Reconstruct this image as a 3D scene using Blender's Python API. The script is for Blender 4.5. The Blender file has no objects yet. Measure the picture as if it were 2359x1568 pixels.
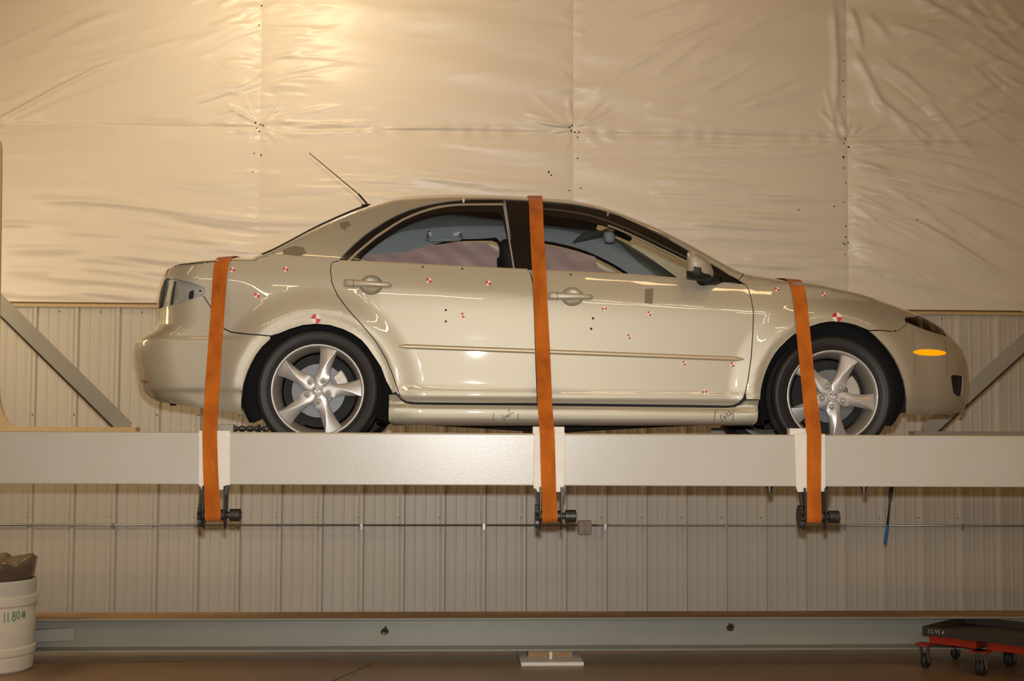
import bpy, math, random
import numpy as np
from mathutils import Matrix, Vector
from mathutils.geometry import delaunay_2d_cdt

# ------------------------------------------------------------------ camera, world, lights, exposure
scene = bpy.context.scene
COL = scene.collection
FPX, CX, CY = 3108.0, 1179.5, 784.0
YAW, PIT, ROL = math.radians(1.57), math.radians(3.24), math.radians(0.28)
CAM = np.array([0.0, 0.0, 1.57])
_f = np.array([math.sin(YAW) * math.cos(PIT), math.cos(YAW) * math.cos(PIT), math.sin(PIT)])
_r = np.array([math.cos(YAW), -math.sin(YAW), 0.0])
_u = np.cross(_r, _f)
CR = _r * math.cos(ROL) + _u * math.sin(ROL)
CU = -_r * math.sin(ROL) + _u * math.cos(ROL)
cam_d = bpy.data.cameras.new('camera')
cam_d.sensor_width = 36.0
cam_d.lens = 36.0 * FPX / 2359.0
cam_d.clip_end = 100
cam = bpy.data.objects.new('camera', cam_d)
COL.objects.link(cam)
cam.matrix_world = Matrix(((CR[0], CU[0], -_f[0], CAM[0]), (CR[1], CU[1], -_f[1], CAM[1]),
                           (CR[2], CU[2], -_f[2], CAM[2]), (0, 0, 0, 1)))
scene.camera = cam

world = bpy.data.worlds.new('world')
scene.world = world
world.use_nodes = True
world.node_tree.nodes['Background'].inputs[0].default_value = (1.0, 0.72, 0.42, 1)
world.node_tree.nodes['Background'].inputs[1].default_value = 0.02

vs = scene.view_settings
vs.view_transform = 'Standard'
vs.look = 'None'
vs.exposure = 0.0
vs.gamma = 1.0
vs.use_curve_mapping = False

WARM = (1.0, 0.64, 0.29)


def light(name, kind, loc, energy, color, target=None, **kw):
    d = bpy.data.lights.new(name, kind)
    d.energy = energy
    d.color = color
    for k, v in kw.items():
        setattr(d, k, v)
    o = bpy.data.objects.new(name, d)
    COL.objects.link(o)
    o.location = loc
    if target is not None:
        o.rotation_euler = (Vector(target) - Vector(loc)).to_track_quat('-Z', 'Y').to_euler()
    return o


# the flash on top of the camera
light('camera_flash', 'SPOT', (0.0, 0.05, 1.70), 1040, (1.0, 0.985, 0.97), (0.15, 7.0, 1.72),
      spot_size=math.radians(66), spot_blend=1.0, shadow_soft_size=0.03)
# bare lamp hanging in front of the back wall, just above the picture
light('wall_lamp', 'POINT', (-1.42, 8.75, 4.9), 82, (1.0, 0.76, 0.48), shadow_soft_size=0.16)
light('wall_lamp_right', 'POINT', (1.75, 8.4, 5.3), 12, (1.0, 0.60, 0.30), shadow_soft_size=0.16)
# work lamp left of the car
light('left_work_lamp', 'AREA', (-4.3, 8.3, 2.75), 36, (1.0, 0.78, 0.48), (-2.3, 10.3, 2.0), shape='DISK', size=1.3)
# warm high-bay lamps of the hall
for _x in (-6.0, -2.0, 2.2, 6.0):
    for _y, _e in ((-3.0, 60), (3.6, 26)):
        light('bay_lamp', 'AREA', (_x, _y, 6.2), _e, WARM, (_x, _y + 0.3, 0), shape='RECTANGLE', size=2.0, size_y=0.22)
# tube lights high in the hall behind the photographer
for _x, _y, _z in ((-3.2, -2.0, 4.9), (-1.0, -4.2, 4.9), (2.6, -2.0, 4.9), (4.9, -4.2, 4.9)):
    light('tube_lamp', 'AREA', (_x, _y, _z), 36, (1.0, 0.84, 0.6), (_x, _y + 2.0, 0.0), shape='RECTANGLE', size=2.4, size_y=0.16)


# ------------------------------------------------------------------ helpers
def P(px, py, Y):
    """World point at depth Y that projects to image pixel (px, py)."""
    d = FPX * _f + (px - CX) * CR - (py - CY) * CU
    return CAM + d * (Y - CAM[1]) / d[1]


def lin(c):
    c = c / 255.0
    return c / 12.92 if c <= 0.04045 else ((c + 0.055) / 1.055) ** 2.4


def rgb(r, g, b):
    return (lin(r), lin(g), lin(b), 1.0)


def material(name, color, rough=0.5, metal=0.0, coat=0.0, coat_rough=0.03, noise=0.0, noise_scale=8.0, dark=None,
             bump=0.0, bump_scale=60.0, stretch=(1, 1, 1), spec=0.5, spots=None, emit=None, sheen=0.0):
    m = bpy.data.materials.new(name)
    m.use_nodes = True
    nt = m.node_tree
    b = nt.nodes['Principled BSDF']
    b.inputs['Base Color'].default_value = color
    b.inputs['Roughness'].default_value = rough
    b.inputs['Metallic'].default_value = metal
    b.inputs['Coat Weight'].default_value = coat
    b.inputs['Coat Roughness'].default_value = coat_rough
    b.inputs['Specular IOR Level'].default_value = spec
    if sheen:
        b.inputs['Sheen Weight'].default_value = sheen
    if emit:
        b.inputs['Emission Color'].default_value = emit[0]
        b.inputs['Emission Strength'].default_value = emit[1]
    tc = nt.nodes.new('ShaderNodeTexCoord')
    mp = nt.nodes.new('ShaderNodeMapping')
    mp.inputs['Scale'].default_value = stretch
    nt.links.new(tc.outputs['Object'], mp.inputs['Vector'])
    colour = None
    if noise > 0:
        n = nt.nodes.new('ShaderNodeTexNoise')
        n.inputs['Scale'].default_value = noise_scale
        n.inputs['Detail'].default_value = 6
        nt.links.new(mp.outputs[0], n.inputs['Vector'])
        mx = nt.nodes.new('ShaderNodeMix')
        mx.data_type = 'RGBA'
        d = dark or tuple(c * 0.6 for c in color[:3]) + (1,)
        mx.inputs[6].default_value = color
        mx.inputs[7].default_value = d
        mr = nt.nodes.new('ShaderNodeMapRange')
        mr.inputs[1].default_value = 0.35
        mr.inputs[2].default_value = 0.75
        mr.inputs[4].default_value = noise
        nt.links.new(n.outputs[0], mr.inputs[0])
        nt.links.new(mr.outputs[0], mx.inputs[0])
        nt.links.new(mx.outputs[2], b.inputs['Base Color'])
        colour = mx.outputs[2]
    if spots:
        s_col, s_scale, s_thr = spots
        n2 = nt.nodes.new('ShaderNodeTexNoise')
        n2.inputs['Scale'].default_value = s_scale
        n2.inputs['Detail'].default_value = 8
        n2.inputs['Roughness'].default_value = 0.7
        nt.links.new(mp.outputs[0], n2.inputs['Vector'])
        mr2 = nt.nodes.new('ShaderNodeMapRange')
        mr2.inputs[1].default_value = s_thr
        mr2.inputs[2].default_value = s_thr + 0.08
        nt.links.new(n2.outputs[0], mr2.inputs[0])
        mx2 = nt.nodes.new('ShaderNodeMix')
        mx2.data_type = 'RGBA'
        mx2.inputs[6].default_value = color
        if colour is not None:
            nt.links.new(colour, mx2.inputs[6])
        mx2.inputs[7].default_value = s_col
        nt.links.new(mr2.outputs[0], mx2.inputs[0])
        nt.links.new(mx2.outputs[2], b.inputs['Base Color'])
    if bump > 0:
        n3 = nt.nodes.new('ShaderNodeTexNoise')
        n3.inputs['Scale'].default_value = bump_scale
        n3.inputs['Detail'].default_value = 5
        nt.links.new(mp.outputs[0], n3.inputs['Vector'])
        bp = nt.nodes.new('ShaderNodeBump')
        bp.inputs['Strength'].default_value = bump
        bp.inputs['Distance'].default_value = 0.01
        nt.links.new(n3.outputs[0], bp.inputs['Height'])
        nt.links.new(bp.outputs[0], b.inputs['Normal'])
    return m


def glass_material(name, tint, ior=1.35):
    m = bpy.data.materials.new(name)
    m.use_nodes = True
    nt = m.node_tree
    nt.nodes.clear()
    out = nt.nodes.new('ShaderNodeOutputMaterial')
    tr = nt.nodes.new('ShaderNodeBsdfTransparent')
    tr.inputs[0].default_value = tint
    gl = nt.nodes.new('ShaderNodeBsdfGlossy')
    gl.inputs['Roughness'].default_value = 0.01
    if ior is None:
        fr = nt.nodes.new('ShaderNodeValue')
        fr.outputs[0].default_value = 0.05
    else:
        fr = nt.nodes.new('ShaderNodeFresnel')
        fr.inputs[0].default_value = ior
    mx = nt.nodes.new('ShaderNodeMixShader')
    nt.links.new(fr.outputs[0], mx.inputs[0])
    nt.links.new(tr.outputs[0], mx.inputs[1])
    nt.links.new(gl.outputs[0], mx.inputs[2])
    nt.links.new(mx.outputs[0], out.inputs[0])
    return m


ORG = {}


def origin_of(o):
    return ORG.get(o.name, np.zeros(3))


def tag(o, label=None, cat=None, group=None, kind=None):
    if label:
        o['label'] = label
    if cat:
        o['category'] = cat
    if group:
        o['group'] = group
    if kind:
        o['kind'] = kind
    return o


def thing(name, loc, label=None, cat=None, group=None, kind=None):
    o = bpy.data.objects.new(name, None)
    COL.objects.link(o)
    o.empty_display_size = 0.1
    o.location = loc
    ORG[o.name] = np.array(loc, float)
    return tag(o, label, cat, group, kind)


def obj(name, verts, faces, mat, parent=None, smooth=False, loc=None):
    v = np.array(verts, float).reshape(-1, 3)
    if parent is not None:
        org = origin_of(parent)
    else:
        org = np.array(loc, float) if loc is not None else np.array(
            [(v[:, 0].min() + v[:, 0].max()) / 2, (v[:, 1].min() + v[:, 1].max()) / 2, v[:, 2].min()])
    me = bpy.data.meshes.new(name)
    me.from_pydata((v - org).tolist(), [], [list(map(int, f)) for f in faces])
    mats = mat if isinstance(mat, (list, tuple)) else [mat]
    for m in mats:
        me.materials.append(m)
    if smooth:
        me.shade_smooth()
    me.update()
    o = bpy.data.objects.new(name, me)
    COL.objects.link(o)
    if parent is not None:
        o.parent = parent
    else:
        o.location = org
    ORG[o.name] = org
    return o


def bevel(o, w, seg=2, angle=40):
    b = o.modifiers.new('bevel', 'BEVEL')
    b.width = w
    b.segments = seg
    b.limit_method = 'ANGLE'
    b.angle_limit = math.radians(angle)
    return o


def autosmooth(o, angle=35):
    me = o.data
    me.shade_smooth()
    try:
        me.set_sharp_from_angle(angle=math.radians(angle))
    except Exception:
        pass
    return o


class MB:
    def __init__(self):
        self.v = []
        self.f = []

    def add(self, vs_, fs_):
        n = len(self.v)
        self.v += [tuple(map(float, p)) for p in vs_]
        self.f += [tuple(i + n for i in f) for f in fs_]
        return self

    def box(self, a, b):
        x0, y0, z0 = a
        x1, y1, z1 = b
        return self.add([(x0, y0, z0), (x1, y0, z0), (x1, y1, z0), (x0, y1, z0),
                         (x0, y0, z1), (x1, y0, z1), (x1, y1, z1), (x0, y1, z1)],
                        [(0, 3, 2, 1), (4, 5, 6, 7), (0, 1, 5, 4), (1, 2, 6, 5), (2, 3, 7, 6), (3, 0, 4, 7)])

    def prism(self, poly, a, b, axis='y'):
        """polygon in the two other axes, extruded along axis from a to b."""
        n = len(poly)

        def pt(p, t):
            return {'y': (p[0], t, p[1]), 'x': (t, p[0], p[1]), 'z': (p[0], p[1], t)}[axis]
        v = [pt(p, a) for p in poly] + [pt(p, b) for p in poly]
        f = [tuple(range(n)), tuple(range(2 * n - 1, n - 1, -1))]
        f += [(i, i + n, (i + 1) % n + n, (i + 1) % n) for i in range(n)]
        return self.add(v, f)

    def lathe(self, prof, c, axis='y', n=48, close=False):
        """prof: list of (radius, offset along axis)."""
        c = np.array(c, float)
        m = len(prof)
        v = []
        for i in range(n):
            a = 2 * math.pi * i / n
            ca, sa = math.cos(a), math.sin(a)
            for r_, t in prof:
                if axis == 'y':
                    q = (r_ * ca, t, r_ * sa)
                elif axis == 'x':
                    q = (t, r_ * ca, r_ * sa)
                else:
                    q = (r_ * ca, r_ * sa, t)
                v.append(c + np.array(q))
        f = []
        for i in range(n):
            j = (i + 1) % n
            for k in range(m - 1 + (1 if close else 0)):
                k2 = (k + 1) % m
                f.append((i * m + k, j * m + k, j * m + k2, i * m + k2))
        return self.add(v, f)

    def tube(self, path, r, n=8, cap=True):
        path = [np.array(p, float) for p in path]
        rr = r if isinstance(r, (list, tuple)) else [r] * len(path)
        v = []
        up0 = np.array([0.123, 0.35, 0.93])
        for i, p in enumerate(path):
            a = path[max(i - 1, 0)]
            b = path[min(i + 1, len(path) - 1)]
            t = (b - a) / (np.linalg.norm(b - a) + 1e-9)
            s = np.cross(t, up0)
            s /= np.linalg.norm(s) + 1e-9
            w_ = np.cross(s, t)
            for k in range(n):
                an = 2 * math.pi * k / n
                v.append(p + rr[i] * (s * math.cos(an) + w_ * math.sin(an)))
        f = []
        for i in range(len(path) - 1):
            for k in range(n):
                k2 = (k + 1) % n
                f.append((i * n + k, i * n + k2, (i + 1) * n + k2, (i + 1) * n + k))
        if cap:
            f.append(tuple(range(n - 1, -1, -1)))
            e = (len(path) - 1) * n
            f.append(tuple(range(e, e + n)))
        return self.add(v, f)

    def bar(self, a, b, w, h, side=(0, 1, 0)):
        """rectangular bar from a to b: w along side vector, h across."""
        a = np.array(a, float)
        b = np.array(b, float)
        t = (b - a) / np.linalg.norm(b - a)
        s = np.array(side, float)
        s = s - t * np.dot(s, t)
        s /= np.linalg.norm(s)
        h_ = np.cross(s, t)
        v = []
        for p in (a, b):
            for i, j in ((-1, -1), (1, -1), (1, 1), (-1, 1)):
                v.append(p + s * i * w / 2 + h_ * j * h / 2)
        return self.add(v, [(0, 1, 2, 3), (7, 6, 5, 4), (0, 4, 5, 1), (1, 5, 6, 2), (2, 6, 7, 3), (3, 7, 4, 0)])

    def strip(self, left, right, thick=(0, 0, 0)):
        """ribbon with thickness between two point lists."""
        n = len(left)
        th = np.array(thick, float)
        v = []
        for i in range(n):
            l_, r_ = np.array(left[i]), np.array(right[i])
            v += [l_, r_, r_ + th, l_ + th]
        f = []
        for i in range(n - 1):
            a, b = 4 * i, 4 * i + 4
            for k in range(4):
                k2 = (k + 1) % 4
                f.append((a + k, a + k2, b + k2, b + k))
        f.append((3, 2, 1, 0))
        e = 4 * (n - 1)
        f.append((e, e + 1, e + 2, e + 3))
        return self.add(v, f)

    def build(self, name, mat, parent=None, smooth=False, loc=None):
        return obj(name, self.v, self.f, mat, parent, smooth, loc)


def copy_tree(o, parent=None):
    c = o.copy()
    COL.objects.link(c)
    c.parent = parent
    for ch in list(o.children):
        copy_tree(ch, c)
    return c


# stroke alphabet for handwriting (unit box, y up)
def arc(cx, cy, rx, ry, a0, a1, n=12):
    return [(cx + rx * math.cos(math.radians(a0 + (a1 - a0) * i / n)),
             cy + ry * math.sin(math.radians(a0 + (a1 - a0) * i / n))) for i in range(n + 1)]


GLYPH = {
    '1': [[(0.5, 0), (0.48, 1)]],
    '8': [arc(0.5, 0.74, 0.27, 0.24, 0, 360), arc(0.5, 0.26, 0.33, 0.26, 0, 360)],
    '0': [arc(0.5, 0.5, 0.36, 0.48, 0, 360)],
    '.': [[(0.3, 0.0), (0.7, 0.35)]],
    '#': [[(0.25, 0.1), (0.4, 0.95)], [(0.6, 0.1), (0.75, 0.95)], [(0.05, 0.35), (0.9, 0.4)], [(0.1, 0.65), (0.95, 0.7)]],
    '3': [arc(0.4, 0.74, 0.33, 0.25, 140, -80), arc(0.4, 0.26, 0.38, 0.26, 80, -140)],
    '9': [arc(0.5, 0.7, 0.3, 0.28, 0, 360), [(0.8, 0.7), (0.75, 0.35), (0.6, 0)]],
    '5': [[(0.85, 1), (0.25, 1), (0.2, 0.56)], arc(0.45, 0.3, 0.38, 0.3, 120, -140)],
}


def stroke_mesh(lines, width, mapper, lift):
    """polylines in 2D -> thin flat strokes; mapper(u, v, lift) gives the 3D point."""
    mb = MB()
    for ln in lines:
        pts = []
        for i in range(len(ln) - 1):
            for k in range(4):
                t = k / 4
                pts.append((ln[i][0] * (1 - t) + ln[i + 1][0] * t, ln[i][1] * (1 - t) + ln[i + 1][1] * t))
        pts.append(ln[-1])
        L, Rr = [], []
        for i in range(len(pts)):
            a = pts[max(0, i - 1)]
            b = pts[min(len(pts) - 1, i + 1)]
            dx, dy = b[0] - a[0], b[1] - a[1]
            q = math.hypot(dx, dy) + 1e-9
            nx, ny = -dy / q * width / 2, dx / q * width / 2
            L.append(mapper(pts[i][0] + nx, pts[i][1] + ny, lift))
            Rr.append(mapper(pts[i][0] - nx, pts[i][1] - ny, lift))
        n = len(pts)
        v = []
        for i in range(n):
            v += [L[i], Rr[i]]
        mb.add(v, [(2 * i, 2 * i + 1, 2 * i + 3, 2 * i + 2) for i in range(n - 1)])
    return mb


def pchip(xs, ys):
    xs = np.array(xs, float)
    ys = np.array(ys, float)
    h = np.diff(xs)
    d = np.diff(ys) / h
    m = np.zeros(len(xs))
    for i in range(1, len(xs) - 1):
        if d[i - 1] * d[i] > 0:
            w1, w2 = 2 * h[i] + h[i - 1], h[i] + 2 * h[i - 1]
            m[i] = (w1 + w2) / (w1 / d[i - 1] + w2 / d[i])
    m[0], m[-1] = d[0], d[-1]

    def fn(x):
        x = np.asarray(x, float)
        i = np.clip(np.searchsorted(xs, x) - 1, 0, len(h) - 1)
        xc = np.clip(x, xs[0], xs[-1])
        t = (xc - xs[i]) / h[i]
        r_ = ((2 * t**3 - 3 * t**2 + 1) * ys[i] + (t**3 - 2 * t**2 + t) * h[i] * m[i]
              + (-2 * t**3 + 3 * t**2) * ys[i + 1] + (t**3 - t**2) * h[i] * m[i + 1])
        r_ = np.where(x < xs[0], ys[0] + (x - xs[0]) * m[0], r_)
        return np.where(x > xs[-1], ys[-1] + (x - xs[-1]) * m[-1], r_)
    return fn


def smooth01(t):
    t = np.clip(t, 0, 1)
    return t * t * (3 - 2 * t)


FLOOR = 0.03
random.seed(7)

# ------------------------------------------------------------------ materials
M = {}
M['liner'] = material('liner_steel', rgb(194, 188, 174), 0.42, noise=0.25, noise_scale=1.3, dark=rgb(178, 170, 154), bump=0.02, bump_scale=90)
M['vinyl'] = material('white_vinyl', rgb(232, 224, 208), 0.35, noise=0.25, noise_scale=1.1, dark=rgb(218, 206, 186), bump=0.16, bump_scale=40,
                      stretch=(0.5, 1, 2.0))
M['trim'] = material('trim_steel', rgb(190, 165, 120), 0.45)
M['trim_dark'] = material('trim_brown', rgb(110, 85, 50), 0.6)
M['floor'] = material('concrete', rgb(150, 120, 88), 0.38, noise=0.6, noise_scale=1.4, dark=rgb(118, 92, 66), bump=0.05, bump_scale=30, spots=(rgb(165, 128, 92), 2.0, 0.62))
M['room'] = material('hall_sheet', rgb(205, 190, 165), 0.55, noise=0.2, noise_scale=1.0)
M['room_dark'] = material('hall_upper', rgb(150, 126, 90), 0.6, noise=0.3, noise_scale=0.7)
M['ceiling'] = material('hall_ceiling', rgb(148, 122, 84), 0.6, noise=0.3, noise_scale=0.6)
M['speck'] = material('dark_speck', rgb(50, 40, 30), 0.7)
M['beam_white'] = material('beam_paint', rgb(190, 189, 180), 0.27, noise=0.35, noise_scale=5, dark=rgb(184, 178, 160), bump=0.05, bump_scale=220,
                           spots=(rgb(150, 108, 62), 9.0, 0.69), spec=0.4)
M['beam_tan'] = material('beam_paint_tan', rgb(205, 178, 128), 0.45, noise=0.3, noise_scale=6, bump=0.05)
M['plate_white'] = material('plate_paint', rgb(226, 222, 210), 0.5, noise=0.3, noise_scale=14, dark=rgb(208, 196, 174), bump=0.15, bump_scale=90)
M['grey_paint'] = material('grey_paint', rgb(148, 144, 132), 0.4, noise=0.25, noise_scale=4, bump=0.05, bump_scale=80)
M['ibeam'] = material('ibeam_paint', rgb(150, 150, 138), 0.36, noise=0.3, noise_scale=3, dark=rgb(132, 132, 120), bump=0.06, bump_scale=70)
M['ibeam_dust'] = material('ibeam_dust', rgb(160, 128, 90), 0.75, noise=0.4, noise_scale=7)
M['rust'] = material('rust', rgb(70, 48, 28), 0.8, noise=0.6, noise_scale=40)
M['steel_dark'] = material('winch_steel', rgb(66, 66, 62), 0.42, 0.55, noise=0.6, noise_scale=30, dark=rgb(44, 36, 28), bump=0.1, bump_scale=90)
M['galv'] = material('galvanised', rgb(165, 165, 160), 0.35, 0.75, noise=0.3, noise_scale=20)
M['strap'] = material('strap_webbing', rgb(194, 106, 28), 0.8, noise=0.85, noise_scale=16, dark=rgb(150, 74, 14), bump=0.35, bump_scale=260, stretch=(1, 1, 0.35), spec=0.2, sheen=0.1)
M['drum_white'] = material('drum_plastic', rgb(228, 224, 206), 0.45, noise=0.2, noise_scale=5)
M['bag'] = material('clear_bag', rgb(120, 105, 85), 0.25, noise=0.6, noise_scale=6, dark=rgb(70, 60, 48), bump=0.4, bump_scale=16)
M['green_ink'] = material('green_ink', rgb(40, 120, 40), 0.6)
M['black_ink'] = material('black_ink', rgb(60, 56, 50), 0.6)
M['white_ink'] = material('white_ink', rgb(210, 205, 190), 0.6)
M['tray_black'] = material('tray_black', rgb(50, 46, 40), 0.5, noise=0.5, noise_scale=14, dark=rgb(70, 58, 40))
M['red_paint'] = material('red_paint', rgb(168, 46, 22), 0.4, noise=0.4, noise_scale=18, dark=rgb(120, 34, 18))
M['rubber'] = material('caster_rubber', rgb(38, 36, 34), 0.6)
M['blue_grip'] = material('blue_grip', rgb(20, 100, 160), 0.5)
M['outlet'] = material('outlet_plate', rgb(150, 140, 120), 0.5)
M['outlet_face'] = material('outlet_face', rgb(165, 120, 70), 0.5)

# ------------------------------------------------------------------ the hall
fl = MB().box((-9.2, -7.2, FLOOR - 0.2), (9.2, 11.6, FLOOR)).build('floor', M['floor'])
tag(fl, 'brown stained concrete floor', None, kind='structure')
jm = MB()
ja, jb = np.array([-0.62, 8.55]), np.array([-0.95, 7.6])
jm.box((0, 0, 0), (0.001, 0.001, 0.001))
jm = MB()
jd = (jb - ja)
jn = np.array([-jd[1], jd[0]]) / np.linalg.norm(jd) * 0.004
jm.add([(ja[0] - jn[0], ja[1] - jn[1], FLOOR + 0.0006), (ja[0] + jn[0], ja[1] + jn[1], FLOOR + 0.0006),
        (jb[0] + jn[0], jb[1] + jn[1], FLOOR + 0.0006), (jb[0] - jn[0], jb[1] - jn[1], FLOOR + 0.0006)], [(0, 1, 2, 3)])
jm.build('floor_joint', M['speck'], fl)
for nm, a, b, mt in (('wall_left', (-9.2, -7.0, FLOOR), (-9.0, 10.15, 6.9), M['room']), ('wall_right', (9.0, -7.0, FLOOR), (9.2, 10.55, 6.9), M['room']),
                     ('wall_front', (-9.2, -7.2, FLOOR), (9.2, -7.0, 2.9), M['room'])):
    tag(MB().box(a, b).build(nm, mt), kind='structure')
wu = MB().box((-9.2, -7.2, 2.9), (9.2, -7.0, 6.9)).build('wall_front_upper', M['room_dark'])
tag(wu, kind='structure')
tag(MB().box((-9.2, -7.2, 6.9), (9.2, 11.6, 7.1)).build('ceiling', M['ceiling']), kind='structure')

WA = math.radians(1.29)
WY = 10.4
wall = thing('wall_back', (0, WY, 0), kind='structure')
wall.rotation_euler = (0, 0, WA)
ORG[wall.name] = np.zeros(3)
_wn = np.array([-math.sin(WA), math.cos(WA), 0])
_wx = np.array([math.cos(WA), math.sin(WA), 0])


def PW(px, py, off=0.0):
    """local (u, z) on the back wall, off metres in front of it."""
    d = FPX * _f + (px - CX) * CR - (py - CY) * CU
    o = np.array([0, WY, 0]) - _wn * off
    t = np.dot(o - CAM, _wn) / np.dot(d, _wn)
    p = CAM + d * t
    return float(np.dot(p - np.array([0, WY, 0]), _wx)), float(p[2])


# metal liner panels: three 12-inch pitches each, trapezoid ribs and small pencil ribs
PITCH = 0.3105
U0 = PW(927.6, 1300)[0]
Z_LT = 0.5 * (PW(150, 704)[1] + PW(2200, 722)[1])
print('liner top', PW(150, 704)[1], PW(2200, 722)[1], 'pitch px check', PW(1208.7, 1300)[0] - U0)


def liner_profile():
    pts = []
    for k in range(3):
        b = k * PITCH
        # major rib around b (left flank, crown, right flank)
        pts += [(b - 0.034, 0), (b - 0.014, -0.019), (b + 0.008, -0.019), (b + 0.018, 0)]
        for j in (1, 2, 3):
            c = b + 0.008 + j * PITCH / 4
            pts += [(c - 0.011, 0), (c - 0.006, -0.0035), (c + 0.006, -0.0035), (c + 0.011, 0)]
    pts.append((3 * PITCH - 0.034, 0))
    return pts


lp = liner_profile()
lv, lf = [], []
for (a, y) in lp:
    lv += [(a, y, FLOOR), (a, y, Z_LT)]
for i in range(len(lp) - 1):
    lf.append((2 * i, 2 * i + 2, 2 * i + 3, 2 * i + 1))
k0 = math.floor((-9.0 - U0) / (3 * PITCH))
first = None
for k in range(k0, k0 + 20):
    if first is None:
        first = obj('liner_panel', [(x, y, z) for x, y, z in lv], lf, M['liner'], wall)
        o = first
    else:
        o = first.copy()
        COL.objects.link(o)
    o.parent = wall
    o.location = (U0 + k * 3 * PITCH, 0, 0)
# screws of the liner panels, near the top and at mid height
sc_v = MB().lathe([(0.0, -0.006), (0.004, -0.005), (0.006, 0.0)], (0, 0, 0), 'y', 8)
first = None
us = [U0 + k * PITCH for k in range(-14, 15)]
for u_ in us:
    for zz, du in ((Z_LT - 0.045, -0.14), (1.57, -0.006), (0.80, -0.03)):
        if first is None:
            first = obj('liner_screw', sc_v.v, sc_v.f, M['speck'], wall)
            o = first
        else:
            o = first.copy()
            COL.objects.link(o)
            o.parent = wall
        o.location = (u_ + du, -0.019 if abs(du) < 0.02 else 0.0, zz)

# the strip that closes the liner under the insulation
t1 = MB().box((-9, -0.035, Z_LT - 0.012), (9, 0.0, Z_LT + 0.012)).build('trim_1', M['trim'], wall)
MB().box((-9, -0.030, Z_LT + 0.012), (9, 0.0, Z_LT + 0.026)).build('trim_brown_line', M['trim_dark'], wall)  # brown line along the top of the trim strip

# insulation sheets above
SEAM_U = [PW(-130, 290)[0], PW(600, 290)[0], PW(1320, 296)[0], PW(1951, 325)[0], PW(2680, 340)[0]]
SEAM_U = [-9.0, SEAM_U[0] - 2.2] + SEAM_U + [9.0]
SEAM_U[2] = SEAM_U[3] - 2.4
zA, zB = PW(0, 287)[1], PW(2359, 328)[1]
uA, uB = PW(0, 287)[0], PW(2359, 328)[0]


def seam_z(u):
    return zA + (u - uA) * (zB - zA) / (uB - uA)


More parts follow.
